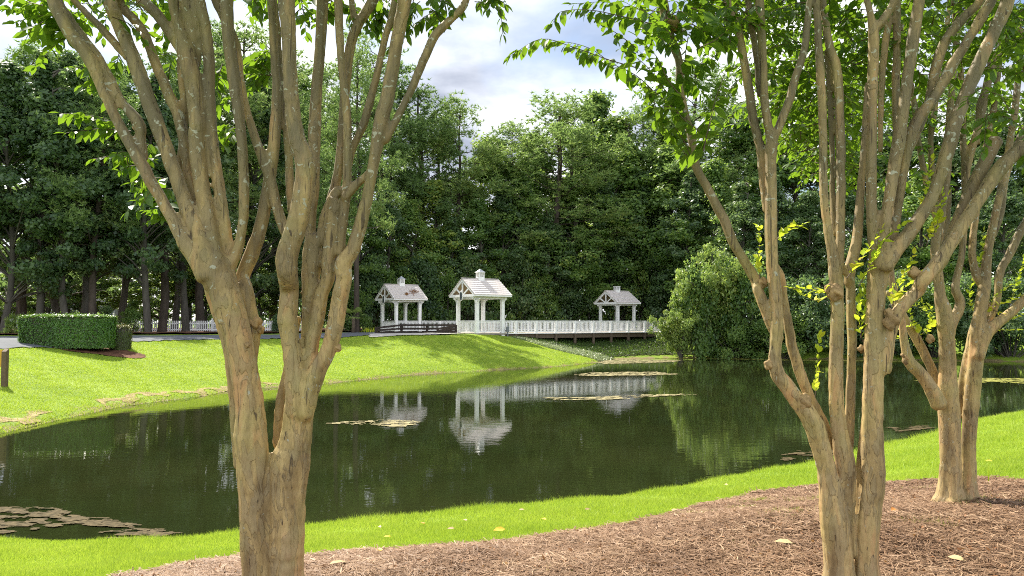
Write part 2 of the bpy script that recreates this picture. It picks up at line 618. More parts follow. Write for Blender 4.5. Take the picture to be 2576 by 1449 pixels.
M = {}
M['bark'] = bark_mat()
M['turf'] = grass_ground_mat()
M['mulch'] = mulch_mat()
M['water'] = water_mat()
M['white'] = plain('white_paint', (0.84, 0.84, 0.83), 0.5, 0.05, 3, 0.4, col2=(0.70, 0.70, 0.67))
M['shingle'] = plain('weathered_shingles', (0.64, 0.585, 0.555), 0.8, 0.14, 9, 0.15, 0.2)
M['soffit'] = plain('raw_boards', (0.42, 0.31, 0.19), 0.7, 0.15, 8)
M['brown'] = plain('dark_brown_paint', (0.035, 0.024, 0.018), 0.6, 0.2, 6)
M['pile'] = plain('weathered_timber', (0.13, 0.10, 0.07), 0.8, 0.2, 6, 0.2)
M['deck'] = plain('deck_boards', (0.36, 0.32, 0.28), 0.8, 0.15, 6, 0.2)
M['asphalt'] = plain('asphalt', (0.115, 0.125, 0.14), 0.85, 0.12, 1.3, 0.2)
M['concrete'] = plain('pale_concrete', (0.50, 0.47, 0.42), 0.85, 0.1, 2.0, 0.2)
M['floor'] = plain('forest_litter', (0.15, 0.075, 0.045), 0.9, 0.3, 3.0, 0.1, 0.5)
M['thatch'] = plain('dry_thatch', (0.36, 0.28, 0.15), 0.9, 0.3, 5.0, 0.1, 0.6, col2=(0.13, 0.10, 0.04))
M['soil'] = plain('dark_bank_soil', (0.075, 0.085, 0.035), 0.9, 0.3, 3.0, 0.1, 0.5)
M['metal_cap'] = plain('cupola_metal', (0.45, 0.47, 0.50), 0.35, 0.1, 4, 0.5, metal=0.6)
M['grey'] = plain('grey_metal', (0.16, 0.18, 0.19), 0.5, 0.1, 4)
M['plaque'] = plain('dark_plaque', (0.06, 0.075, 0.075), 0.4, 0.2, 9)
M['stone'] = plain('grey_riprap', (0.42, 0.42, 0.40), 0.8, 0.2, 4, 0.2, 0.4)
M['pinebark'] = plain('pine_bark', (0.085, 0.068, 0.055), 0.9, 0.25, 5, 0.1, 0.6, stretch=(1, 1, 0.2))
M['greybark'] = plain('grey_bark', (0.11, 0.10, 0.085), 0.9, 0.25, 5, 0.1, 0.6, stretch=(1, 1, 0.2))
M['twig'] = plain('twig', (0.10, 0.065, 0.04), 0.7, 0.2, 20)
M['burl'] = plain('rough_burl', (0.42, 0.29, 0.14), 0.8, 0.35, 18, 0.2, 0.9, col2=(0.15, 0.10, 0.05))
M['needle'] = leaf_mat('pine_needles', (0.055, 0.110, 0.044), (0.20, 0.30, 0.095), (0.29, 0.34, 0.10), (0.32, 0.48, 0.11), 0.45, 0.5, 0.3, 0.3)
M['oakleaf'] = leaf_mat('broad_leaves', (0.040, 0.095, 0.030), (0.165, 0.265, 0.068), (0.34, 0.38, 0.08), (0.45, 0.62, 0.10), 0.50, 0.42, 0.4, 0.3)
M['darkleaf'] = leaf_mat('dark_broad_leaves', (0.034, 0.075, 0.036), (0.11, 0.18, 0.072), (0.21, 0.26, 0.085), (0.32, 0.48, 0.11), 0.45, 0.4, 0.45, 0.3)
M['paleleaf'] = leaf_mat('pale_willow_leaves', (0.07, 0.135, 0.03), (0.21, 0.30, 0.075), (0.34, 0.38, 0.09), (0.40, 0.54, 0.09), 0.45, 0.4, 0.4, 0.5)
M['hedge'] = leaf_mat('hedge_leaves', (0.035, 0.10, 0.018), (0.11, 0.24, 0.035), (0.24, 0.36, 0.05), (0.28, 0.45, 0.03), 0.33, 0.35, 0.5, 1.2)
M['redhedge'] = leaf_mat('coppery_hedge_leaves', (0.045, 0.08, 0.022), (0.10, 0.14, 0.035), (0.26, 0.19, 0.07), (0.36, 0.28, 0.08), 0.33, 0.4, 0.4, 1.2)
M['crape'] = leaf_mat('crape_leaves', (0.014, 0.046, 0.008), (0.050, 0.115, 0.013), (0.14, 0.22, 0.022), (0.40, 0.66, 0.03), 0.46, 0.38, 0.4, 2.0)
M['shoot'] = leaf_mat('young_shoot_leaves', (0.26, 0.42, 0.03), (0.45, 0.55, 0.04), (0.55, 0.50, 0.05), (0.70, 0.80, 0.05), 0.5, 0.4, 0.3, 3.0)
M['blade'] = leaf_mat('grass_blades', (0.14, 0.25, 0.018), (0.32, 0.44, 0.042), (0.44, 0.48, 0.10), (0.54, 0.68, 0.06), 0.40, 0.5, 0.25, 0.7)
M['cover'] = leaf_mat('groundcover_leaves', (0.10, 0.15, 0.06), (0.30, 0.34, 0.19), (0.42, 0.44, 0.30), (0.35, 0.45, 0.15), 0.3, 0.4, 0.5, 1.0)
M['weed'] = leaf_mat('bank_weeds', (0.035, 0.07, 0.015), (0.08, 0.14, 0.025), (0.14, 0.19, 0.04), (0.2, 0.32, 0.04), 0.35, 0.5, 0.3, 0.8)
M['straw'] = leaf_mat('pine_straw_needles', (0.10, 0.055, 0.032), (0.26, 0.158, 0.092), (0.46, 0.32, 0.205), (0.45, 0.3, 0.2), 0.12, 0.6, 0.25, 1.5)
M['litter'] = leaf_mat('dry_leaf_bits', (0.15, 0.06, 0.025), (0.36, 0.17, 0.07), (0.62, 0.46, 0.26), (0.5, 0.3, 0.1), 0.25, 0.5, 0.3, 3.0)
M['palm'] = leaf_mat('palm_fronds', (0.07, 0.13, 0.03), (0.18, 0.26, 0.06), (0.32, 0.34, 0.10), (0.4, 0.5, 0.1), 0.35, 0.4, 0.5, 1.0)
M['algae'] = plain('algae_scum', (0.36, 0.31, 0.17), 0.8, 0.3, 5, 0.15, 0.5, col2=(0.11, 0.10, 0.04))
M['algae_dark'] = plain('weedy_scum', (0.12, 0.092, 0.048), 0.8, 0.3, 13.0, 0.06, 0.8, col2=(0.03, 0.025, 0.012))
M['algae_green'] = plain('yellow_green_scum', (0.30, 0.30, 0.06), 0.75, 0.3, 2.5, 0.2, 0.5, col2=(0.13, 0.13, 0.03))
M['yellow'] = plain('yellow_board', (0.62, 0.36, 0.04), 0.6, 0.1, 5)
M['signpost'] = plain('sign_timber', (0.14, 0.10, 0.06), 0.7, 0.15, 8, 0.2)
M['housewall'] = plain('grey_siding', (0.42, 0.44, 0.46), 0.7, 0.08, 2)
M['houseroof'] = plain('house_roof', (0.13, 0.12, 0.12), 0.8, 0.1, 4)
M['glass'] = plain('dark_glass', (0.02, 0.025, 0.03), 0.1, 0.1, 2, 0.6)
M['leaf_yellow'] = plain('yellow_leaf', (0.72, 0.50, 0.05), 0.5, 0.15, 30)
M['leaf_tan'] = plain('tan_leaf', (0.46, 0.33, 0.17), 0.6, 0.15, 30)
M['leaf_orange'] = plain('orange_leaf', (0.62, 0.25, 0.05), 0.5, 0.15, 30)

# ------------------------------------------------------------------ ground, water, road, beds


def axis(parts):
    out = []
    for a, b, s in parts:
        out += list(np.arange(a, b, s))
    return np.array(out + [parts[-1][1]])


def make_ground():
    xs = axis([(-900, -120, 60), (-120, -45, 3), (-45, -12, 0.6), (-12, 20, 0.3), (20, 55, 0.8), (55, 120, 3), (120, 900, 60)])
    ys = axis([(-200, -10, 12), (-10, 3, 1), (3, 24, 0.3), (24, 64, 0.45), (64, 84, 0.7), (84, 130, 2.5), (130, 1600, 70)])
    X, Y = np.meshgrid(xs, ys)
    P = np.stack([X.ravel(), Y.ravel()], 1)
    Z = height(P)
    nx, ny = len(xs), len(ys)
    idx = np.arange(nx * ny).reshape(ny, nx)
    Fc = np.stack([idx[:-1, :-1], idx[:-1, 1:], idx[1:, 1:], idx[1:, :-1]], -1).reshape(-1, 4)
    me = arr_mesh('lawn', np.column_stack([P, Z]), Fc, M['turf'], True)
    o = link('lawn', me)
    tag(o, kind='structure')


make_ground()


def drape(name, poly, res, off, m, jitter=0.0, edge_noise=0.0):
    poly = np.asarray(poly, float)
    x0, y0 = poly.min(0) - res; x1, y1 = poly.max(0) + res
    xs = np.arange(x0, x1 + res, res); ys = np.arange(y0, y1 + res, res)
    X, Y = np.meshgrid(xs, ys)
    P = np.stack([X.ravel(), Y.ravel()], 1)
    nx, ny = len(xs), len(ys)
    idx = np.arange(nx * ny).reshape(ny, nx)
    Fc = np.stack([idx[:-1, :-1], idx[:-1, 1:], idx[1:, 1:], idx[1:, :-1]], -1).reshape(-1, 4)
    cen = P[Fc].mean(1)
    if edge_noise:
        cen = cen + edge_noise * np.stack([np.sin(cen[:, 1] * 3.1 + cen[:, 0] * 1.7) + 0.5 * np.sin(cen[:, 0] * 9.0),
                                           np.sin(cen[:, 0] * 2.7) + 0.6 * np.sin(cen[:, 0] * 7.3 + cen[:, 1] * 4)], 1)
    keep = in_poly(cen, poly)
    Fc = Fc[keep]
    used = np.unique(Fc)
    remap = -np.ones(len(P), int); remap[used] = np.arange(len(used))
    P = P[used]; Fc = remap[Fc]
    Z = height(P) + off + (rng.random(len(P)) * jitter if jitter else 0)
    me = arr_mesh(name, np.column_stack([P, Z]), Fc, m, True)
    return tag(link(name, me), kind='structure')


# mulch bed edge, seen left to right
MUL = [(380, 1449), (440, 1432), (600, 1407), (790, 1408), (1000, 1392), (1278, 1372), (1450, 1345), (1598, 1325), (1720, 1292), (1803, 1266), (1900, 1243), (2028, 1228),
       (2225, 1220), (2340, 1212), (2455, 1208), (2576, 1217), (2800, 1235)]
mul = [ground_at(u, v)[:2] for u, v in MUL]
MULCH = np.array([(-5.0, 3.0)] + [tuple(p) for p in [mul[0] + np.array([-1.6, -0.6])]] + [tuple(p) for p in mul] + [(12, 6.0), (12, 1.0), (-5, 1.0)])
drape('mulch_bed', MULCH, 0.07, 0.022, M['mulch'], 0.012, 0.03)

wm = MB()
wx0, wx1 = POND[:, 0].min() - 2, POND[:, 0].max() + 2
wy0, wy1 = POND[:, 1].min() - 2, POND[:, 1].max() + 2


def make_water():
    xs = np.linspace(wx0, wx1, 40); ys = np.linspace(wy0, wy1, 40)
    X, Y = np.meshgrid(xs, ys)
    idx = np.arange(1600).reshape(40, 40)
    Fc = np.stack([idx[:-1, :-1], idx[:-1, 1:], idx[1:, 1:], idx[1:, :-1]], -1).reshape(-1, 4)
    P = np.stack([X.ravel(), Y.ravel(), np.full(1600, WZ)], 1)
    me = arr_mesh('pond_water', P, Fc, M['water'], True)
    tag(link('pond_water', me), kind='structure')


make_water()

# gazebo / bridge frame of reference
DIR = np.array([0.824, 0.566]); PER = np.array([-0.566, 0.824])
RZ = math.atan2(0.566, 0.824)
CM = np.array([-2.75, 62.0])          # near corner of the middle gazebo
DK = 0.72                            # deck level


def loc2(x, y):
    return CM + x * DIR + y * PER


road_near = [(-500, 905), (-200, 893), (0, 879), (70, 876), (300, 861), (690, 853.5), (880, 848)]
road_far = [(940, 838.5), (800, 841), (690, 846), (300, 849), (0, 851), (-200, 852), (-500, 853)]
RN = [ground_at(u, v)[:2] for u, v in road_near]
RF = [on_level(u, v, 0.6)[:2] for u, v in road_far]
br0 = loc2(-0.2, 3.4); br1 = loc2(-0.2, 12.0)
drape('road', RN + [loc2(-3.0, 3.2), br0, br1] + RF, 0.35, 0.05, M['asphalt'])
pth = [on_level(u, v, 0.62)[:2] for u, v in ((930, 844.8), (1000, 844.2), (1100, 843.3), (1152, 842.5))]
drape('footpath', pth + [loc2(0.0, 1.6), loc2(-2.2, 1.8), on_level(1000, 842.2, 0.62)[:2], on_level(930, 843.2, 0.62)[:2]], 0.2, 0.075, M['concrete'])
wood_edge = [on_level(u, v, 0.6)[:2] for u, v in ((-600, 846), (0, 846.5), (300, 845), (690, 842), (800, 838))]
drape('forest_floor', [(-70, 110)] + wood_edge + [loc2(-6, 14.5), loc2(-2, 16.2), loc2(30, 16.2), (60, 80), (70, 112)], 1.0, 0.09, M['floor'], 0.05)
hb = ground_at(185, 884)
hedge_c = np.array([hb[0] - 0.1, hb[1] + 0.9])
drape('hedge_bed', [(hedge_c[0] + 2.75 * math.cos(a) + 0.45, hedge_c[1] + 1.15 * math.sin(a)) for a in np.linspace(0, 2 * math.pi, 30)[:-1]], 0.12, 0.03, M['floor'], 0.02)

# ------------------------------------------------------------------ leaf geometry
LV = np.array([(0, 0, 0), (-0.40, 0.30, 0.10), (0, 0.33, 0.0), (0.40, 0.30, 0.10), (-0.36, 0.66, 0.06), (0, 0.68, -0.04), (0.36, 0.66, 0.06), (0, 1.0, -0.14)], float)
LT = np.array([(0, 3, 2), (0, 2, 1), (1, 2, 5), (1, 5, 4), (2, 3, 6), (2, 6, 5), (4, 5, 7), (5, 6, 7)])


def unit(a):
    return a / (np.linalg.norm(a, axis=-1, keepdims=True) + 1e-9)


def leaves_mesh(pos, dirv, nor, length, width):
    """leaf blades: arrays (n,3) of base, pointing direction, rough normal; sizes (n,)"""
    d = unit(dirv)
    s = unit(np.cross(d, nor)); n = np.cross(s, d)
    n_ = len(pos)
    V = (pos[:, None, :] + LV[None, :, 0, None] * (s * width[:, None])[:, None, :] + LV[None, :, 1, None] * (d * length[:, None])[:, None, :]
         + LV[None, :, 2, None] * (n * width[:, None])[:, None, :])
    Fc = (LT[None] + (np.arange(n_) * 8)[:, None, None]).reshape(-1, 3)
    return V.reshape(-1, 3), Fc


def quads(pos, size, aspect=0.7, up=0.3, nor=None):
    """loose leaf faces: rhombus shaped"""
    n = len(pos)
    nrm = rng.normal(size=(n, 3)) if nor is None else nor + rng.normal(size=(n, 3)) * 0.6
    nrm[:, 2] += up
    nrm = unit(nrm)
    a = unit(np.cross(nrm, rng.normal(size=(n, 3))))
    b = np.cross(nrm, a)
    sz = np.broadcast_to(size, (n,))[:, None]
    c = sz * aspect
    V = np.stack([pos - a * sz * 0.5, pos + b * c * 0.5, pos + a * sz * 0.5, pos - b * c * 0.5], 1).reshape(-1, 3)
    Fc = np.arange(n * 4).reshape(-1, 4)
    return V, Fc


# ------------------------------------------------------------------ woodland prototypes
def pine_proto(k, H=24.0, bare=0.42, rmax=3.4, ntuft=2300):
    r = np.random.default_rng(100 + k)
    tV, tF, off = [], [], 0

    def addt(p, rd, sg):
        nonlocal off
        V, Fc = tube_arr(p, rd, sg)
        tV.append(V); tF.append(Fc + off); off += len(V)
    zz = np.linspace(0, H * 0.98, 9)
    bend = np.cumsum(r.normal(size=(9, 2)) * 0.12, 0)
    tr = np.column_stack([bend, zz]); tr[0, :2] = 0
    addt(tr, np.linspace(0.30, 0.05, 9), 8)
    tips, tipn = [], []
    z = H * bare
    while z < H * 0.985:
        f = (z / H - bare) / (1 - bare)
        L = rmax * (0.55 + 0.6 * math.sin(min(1, f * 1.25 + 0.12) * math.pi)) * (1.05 - 0.42 * f ** 2) * r.uniform(0.7, 1.25)
        nb = r.integers(3, 6)
        a0 = r.uniform(0, 6.28)
        for i in range(nb):
            if r.random() < 0.12: continue
            a = a0 + i * 6.28 / nb + r.normal() * 0.3
            Li = L * r.uniform(0.6, 1.15)
            c = np.array([np.interp(z, zz, tr[:, 0]), np.interp(z, zz, tr[:, 1]), z])
            d = np.array([math.cos(a), math.sin(a), 0])
            ts = np.linspace(0, 1, 5)
            up = r.uniform(0.0, 0.8) + 0.45 * f
            pts = c + d * (ts * Li)[:, None] + np.array([0, 0, 1]) * (up * Li * ts ** 1.5)[:, None] + r.normal(size=(5, 3)) * 0.06
            addt(pts, np.linspace(0.07 * (1 - 0.5 * f), 0.015, 5), 4)
            m = max(2, int(Li * 2.2))
            for j in range(m):
                t = 0.5 + 0.55 * r.random() ** 0.6
                p = c + d * t * Li + np.array([0, 0, up * Li * t ** 1.5])
                sd_ = np.array([-d[1], d[0], 0]) * r.normal() * 0.38 * Li * (1.1 - t) + r.normal(size=3) * 0.22
                tips.append(p + sd_)
        z += r.uniform(0.7, 1.25)
    tips.append(tr[-1])
    tips = np.array(tips)
    rep = max(1, int(round(ntuft / len(tips))))
    T = np.repeat(tips, rep, 0) + r.normal(size=(len(tips) * rep, 3)) * np.array([0.36, 0.36, 0.30])
    nn = 9
    n = len(T) * nn
    base = np.repeat(T, nn, 0)
    d = r.normal(size=(n, 3)); d[:, 2] += 0.7; d = unit(d)
    ln = r.uniform(0.22, 0.42, n)[:, None]
    w = unit(np.cross(d, r.normal(size=(n, 3)))) * 0.040
    V = np.stack([base - w, base + w, base + d * ln], 1).reshape(-1, 3)
    Fc = np.arange(n * 3).reshape(-1, 3)
    return (arr_mesh('pine_trunk', np.vstack(tV), np.vstack(tF), M['pinebark'], True), arr_mesh('pine_crown', V, Fc, M['needle']), H)


def broad_proto(k, H=16.0, zlo=0.22, rx=3.2, ncl=75, per=190, leaf=0.27, m='oakleaf', spread=0.95):
    r = np.random.default_rng(200 + k)
    tV, tF, off = [], [], 0

    def addt(p, rd, sg):
        nonlocal off
        V, Fc = tube_arr(p, rd, sg)
        tV.append(V); tF.append(Fc + off); off += len(V)
    zz = np.linspace(0, H * 0.9, 7)
    bend = np.cumsum(r.normal(size=(7, 2)) * 0.15, 0)
    tr = np.column_stack([bend, zz]); tr[0, :2] = 0
    addt(tr, np.linspace(0.24, 0.04, 7), 8)
    cl = []
    for i in range(ncl):
        f = r.uniform(0, 1) ** 0.85
        z = H * (zlo + (0.97 - zlo) * f)
        rr = rx * math.sin(min(1.0, 0.25 + f * 0.86) * math.pi) ** 0.65 * r.uniform(0.35, 1.05) if f < 0.97 else 0.3
        a = r.uniform(0, 6.28)
        cl.append((rr * math.cos(a), rr * math.sin(a), z + r.normal() * 0.3))
    cl = np.array(cl)
    for i in range(0, ncl, 2):
        z0 = max(H * zlo * 0.8, cl[i, 2] - np.hypot(cl[i, 0], cl[i, 1]) * 0.9)
        c = np.array([np.interp(z0, zz, tr[:, 0]), np.interp(z0, zz, tr[:, 1]), z0])
        ts = np.linspace(0, 1, 4)[:, None]
        pts = c * (1 - ts) + cl[i] * ts + np.array([0, 0, 0.4]) * np.sin(ts * math.pi)
        addt(pts, np.linspace(0.08, 0.012, 4), 4)
    n = ncl * per
    cen = np.repeat(cl, per, 0)
    sz = np.repeat(r.uniform(0.6, 1.2, ncl), per)[:, None] * spread
    g = r.normal(size=(n, 3)); g = unit(g) * (r.random((n, 1)) ** 0.5)
    P = cen + g * sz * np.array([1, 1, 0.72])
    out = unit(P - cen) * 0.9 + unit(P - np.array([0, 0, H * 0.5])) * 0.3
    V, Fc = quads(P, r.uniform(0.6, 1.25, n) * leaf, 0.62, 0.25, out)
    return (arr_mesh('broadleaf_trunk', np.vstack(tV), np.vstack(tF), M['greybark'], True), arr_mesh('broadleaf_crown', V, Fc, M[m]), H)


def fan_proto(k, H=3.0, leaf=0.12, m='paleleaf'):
    r = np.random.default_rng(500 + k)
    tV, tF, off = [], [], 0
    cl, sz = [], []
    for i in range(24):
        a = i * 2.4 + r.normal() * 0.3
        reach = r.uniform(0.2, 1.9); top = H * (1.02 - 0.28 * reach ** 1.4 * 0.5) * r.uniform(0.62, 1.0)
        ts = np.linspace(0, 1, 7)
        pts = np.stack([np.cos(a) * reach * ts ** 1.3, np.sin(a) * reach * ts ** 1.3, top * np.sin(ts * (1.35 + 0.35 * r.random())) ** 0.9], 1)
        V, Fc = tube_arr(pts, np.linspace(0.05, 0.008, 7), 5)
        tV.append(V); tF.append(Fc + off); off += len(V)
        for t in np.linspace(0.3, 1.0, 6):
            p = np.array([np.interp(t, ts, pts[:, j]) for j in range(3)]) + r.normal(size=3) * 0.12
            cl.append(p); sz.append(r.uniform(0.22, 0.44) * (1.15 - 0.35 * t))
    cl = np.array(cl); sz = np.array(sz)
    per = 120; n = len(cl) * per
    cen = np.repeat(cl, per, 0)
    P = cen + unit(r.normal(size=(n, 3))) * (r.random((n, 1)) ** 0.5) * np.repeat(sz, per)[:, None] * np.array([1, 1, 0.75])
    P[:, 2] = np.maximum(P[:, 2], 0.02)
    V, Fc = quads(P, r.uniform(0.6, 1.3, n) * leaf, 0.5, 0.35, unit(P - cen) * 0.8)
    return (arr_mesh('shrub_stems', np.vstack(tV), np.vstack(tF), M['greybark'], True), arr_mesh('shrub_foliage', V, Fc, M[m]), H)


def shrub_proto(k, H=3.0, rx=1.9, ncl=46, per=170, leaf=0.15, m='oakleaf'):
    r = np.random.default_rng(300 + k)
    tV, tF, off = [], [], 0
    cl = []
    for i in range(ncl):
        f = r.random()
        a = r.uniform(0, 6.28)
        rr = rx * math.sqrt(max(0.02, 1 - (f * 0.95) ** 2)) * r.uniform(0.2, 1.0)
        cl.append((rr * math.cos(a), rr * math.sin(a), H * (0.08 + 0.86 * f)))
    cl = np.array(cl)
    for i in range(0, ncl, 2):
        ts = np.linspace(0, 1, 4)[:, None]
        pts = np.array([cl[i, 0] * 0.12, cl[i, 1] * 0.12, -0.1]) * (1 - ts) + cl[i] * ts
        V, Fc = tube_arr(pts, np.linspace(0.035, 0.008, 4), 4)
        tV.append(V); tF.append(Fc + off); off += len(V)
    n = ncl * per
    cen = np.repeat(cl, per, 0)
    g = unit(r.normal(size=(n, 3))) * (r.random((n, 1)) ** 0.45) * np.repeat(r.uniform(0.3, 0.62, ncl), per)[:, None]
    P = cen + g
    P[:, 2] = np.maximum(P[:, 2], 0.02)
    V, Fc = quads(P, r.uniform(0.6, 1.3, n) * leaf, 0.6, 0.4, unit(P - np.array([0, 0, 0.5])) * 0.5)
    return (arr_mesh('shrub_stems', np.vstack(tV), np.vstack(tF), M['greybark'], True), arr_mesh('shrub_foliage', V, Fc, M[m]), H)


PR = {
    'pine': [pine_proto(0), pine_proto(1, 24, 0.36, 3.9, 2700), pine_proto(2, 24, 0.55, 3.0, 1900), pine_proto(3, 24, 0.30, 3.6, 2700)],
    'broad': [broad_proto(0), broad_proto(1, 16, 0.15, 3.6, 85), broad_proto(2, 16, 0.30, 2.8, 70)],
    'dark': [broad_proto(3, 20, 0.20, 3.6, 95, 190, 0.30, 'darkleaf'), broad_proto(4, 20, 0.14, 4.0, 100, 190, 0.30, 'darkleaf'), broad_proto(5, 20, 0.28, 3.2, 85, 190, 0.28, 'darkleaf')],
    'shrub': [shrub_proto(0), shrub_proto(1, 3, 1.6), shrub_proto(2, 3, 2.2, 55)],
    'darkshrub': [shrub_proto(3, 3, 1.9, 50, 170, 0.15, 'darkleaf'), shrub_proto(4, 3, 1.6, 46, 170, 0.15, 'darkleaf')],
    'pale': [fan_proto(0), fan_proto(1)],
}


def plant(kind, k, x, y, H, name, label, cat, group, wid=1.0, z=None):
    tm, cm_, h0 = PR[kind][k % len(PR[kind])]
    s = H / h0
    o = empty(name, (x, y, (hz1(x, y) if z is None else z) - 0.05), random.uniform(0, 6.28))
    o.scale = (s * wid, s * wid, s)
    link('stem' if 'shrub' in kind or kind == 'pale' else 'trunk', tm, o)
    link('foliage' if 'shrub' in kind or kind == 'pale' else 'crown', cm_, o)
    tag(o, label, cat, group)
    return o


ORD = ['first', 'second', 'third', 'fourth', 'fifth', 'sixth', 'seventh', 'eighth', 'ninth', 'tenth', 'eleventh', 'twelfth', 'thirteenth',
       'fourteenth', 'fifteenth', 'sixteenth', 'seventeenth', 'eighteenth', 'nineteenth', 'twentieth', 'twenty-first', 'twenty-second', 'twenty-third',
       'twenty-fourth', 'twenty-fifth', 'twenty-sixth', 'twenty-seventh', 'twenty-eighth', 'twenty-ninth', 'thirtieth']


def tree_at(kind, k, u, vtop, D, name, label, cat, group, wid=1.0):
    X = (u - 1288.0) / F * D
    top = at(u, vtop, D)[2]
    z = hz1(X, D)
    plant(kind, k, X, D, top - z, name, label, cat, group, wid, z)


# left wood behind the road
LW = [(-90, 60, 60, 'dark'), (8, 150, 59, 'dark'), (60, 105, 64, 'pine'), (99, 120, 60, 'dark'), (155, 128, 66, 'dark'), (173, 160, 60, 'dark'), (212, 135, 63, 'dark'),
      (235, 170, 60, 'pine'), (300, 150, 68, 'dark'), (374, 170, 62, 'dark'), (408, 130, 66, 'pine'), (440, 190, 72, 'dark'), (469, 150, 68, 'dark'),
      (507, 120, 70, 'pine'), (545, 62, 74, 'pine'), (600, 80, 78, 'pine'), (640, 150, 76, 'dark'), (690, 118, 86, 'pine'), (740, 190, 91, 'broad'), (790, 170, 95, 'pine'), (848, 165, 66, 'pine'), (897, 120, 67.5, 'pine')]
for i, (u, vt, D, kd) in enumerate(LW):
    nm = 'pine_tree' if kd == 'pine' else 'broadleaf_tree'
    kk = 'tall straight pine with needle tufts' if kd == 'pine' else ('bright green leafy tree' if kd == 'broad' else 'tall dark blue-green leafy tree')
    tree_at(kd, i, u, vt, D, nm, f'{kk}, {ORD[i]} from left behind the road', 'tree', 'trees in the wood behind the road', (0.85 if D in (66, 67.5) and u > 800 else 1.25) if kd == 'pine' else 1.15)

MW = [(945, 125, 95, 'pine', 1.1), (995, 190, 92, 'pine', 1.0), (1050, 225, 95, 'pine', 1.1), (1105, 262, 98, 'pine', 0.9), (1168, 262, 95, 'pine', 1.0),
      (1232, 345, 100, 'broad', 1.0), (1285, 318, 99, 'pine', 0.9), (1340, 335, 102, 'broad', 1.0), (1402, 255, 97, 'pine', 1.5), (1450, 275, 100, 'pine', 1.1), (1500, 230, 108, 'broad', 0.9),
      (1560, 290, 104, 'broad', 1.0), (1625, 260, 108, 'pine', 1.0), (1690, 300, 104, 'broad', 1.1), (1765, 150, 100, 'pine', 1.2), (1830, 190, 104, 'pine', 1.0), (1900, 260, 100, 'broad', 1.1),
      (1985, 200, 100, 'pine', 1.2), (2080, 240, 98, 'dark', 1.1), (2180, 210, 96, 'pine', 1.2), (2290, 240, 94, 'dark', 1.1), (2390, 220, 92, 'pine', 1.2), (2500, 230, 90, 'dark', 1.1), (2620, 230, 88, 'dark', 1.1)]
for i, (u, vt, D, kd, w) in enumerate(MW):
    nm = 'pine_tree' if kd == 'pine' else 'broadleaf_tree'
    kk = 'tall pine rising against the sky' if kd == 'pine' else ('light green leafy tree rising against the sky' if kd == 'broad' else 'dark leafy tree rising above the pond')
    if u == 1168: kk = 'open pine standing free against the sky'
    if u == 1402: kk = 'broad round-topped pine rising against the sky'
    tree_at(kd, i + 1 if u != 1168 else 2, u, vt, D, nm, f'{kk}, {ORD[i]} from left past the bridge', 'tree', 'tall trees behind the bridge', w * (1.25 if kd == 'pine' else 1.4))

UW = [(845, 560, 80, 'broad'), (900, 480, 84, 'broad'), (965, 470, 86, 'dark'), (1030, 500, 88, 'broad'), (1085, 450, 92, 'broad'), (1140, 540, 90, 'dark'), (1205, 500, 92, 'broad'), (1262, 460, 94, 'dark'),
      (1320, 430, 96, 'broad'), (1380, 520, 94, 'dark'), (1440, 440, 97, 'broad'), (1500, 400, 100, 'dark'), (1565, 380, 100, 'broad'), (1620, 430, 99, 'dark'), (1680, 360, 98, 'broad'), (1740, 420, 92, 'dark'),
      (1800, 400, 90, 'broad'), (1865, 450, 86, 'dark'), (1950, 430, 84, 'dark'), (2040, 480, 82, 'dark'), (2130, 430, 80, 'dark'), (2230, 470, 78, 'dark'), (2330, 430, 78, 'broad'), (2430, 470, 76, 'dark'), (2540, 440, 74, 'dark')]
for i, (u, vt, D, kd) in enumerate(UW):
    nm = 'pine_tree' if kd == 'pine' else 'broadleaf_tree'
    kk = {'pine': 'shorter bushy pine', 'broad': 'mid-height sunlit leafy tree', 'dark': 'mid-height dark leafy tree'}[kd]
    tree_at(kd, i, u, vt, D, nm, f'{kk}, {ORD[i]} from left below the tall bridge row', 'tree', 'lower trees behind the bridge', 1.35)

SW = [(880, 700, 77), (935, 660, 82), (1000, 690, 84), (1060, 650, 86), (1120, 690, 86), (1180, 655, 89), (1240, 690, 90), (1300, 650, 92), (1360, 690, 93), (1420, 650, 95), (1480, 680, 96), (1540, 640, 98), (1610, 660, 98), (1670, 640, 95)]
for i, (u, vt, D) in enumerate(SW):
    tree_at('darkshrub' if i % 2 else 'shrub', i, u, vt, D, 'shrub', f'dense dark shrub at the wood edge, {ORD[i]} from the left behind the gazebos', 'shrub', 'shrubs at the wood edge', 0.75)

tree_at('pale', 0, 1795, 612, 68, 'shrub', 'large pale sunlit leafy bush at the right end of the bridge', 'bush', None, 0.70)
RB = [(1712, 745, 66.5, 'pale', 0.75), (1755, 668, 67, 'shrub', 0.55), (1868, 650, 68, 'shrub', 0.6), (1850, 790, 66.5, 'shrub', 1.0), (1930, 720, 68, 'darkshrub', 0.9), (1960, 790, 65.8, 'shrub', 1.1), (2030, 700, 67, 'darkshrub', 0.9), (2110, 690, 66, 'darkshrub', 0.9),
      (2190, 700, 65, 'darkshrub', 0.9), (2270, 690, 64.5, 'darkshrub', 0.9), (2350, 720, 63.5, 'shrub', 0.9), (2440, 700, 63, 'darkshrub', 0.9), (2540, 700, 62, 'darkshrub', 0.9)]
for i, (u, vt, D, kd, w) in enumerate(RB):
    kk = {'pale': 'small pale', 'shrub': 'yellow-green', 'darkshrub': 'dark green'}[kd]
    tree_at(kd, i, u, vt, D, 'shrub', f'{kk} shrub on the far right shore, {ORD[i]} from the bridge end', 'shrub', 'shrubs along the far right shore', w)
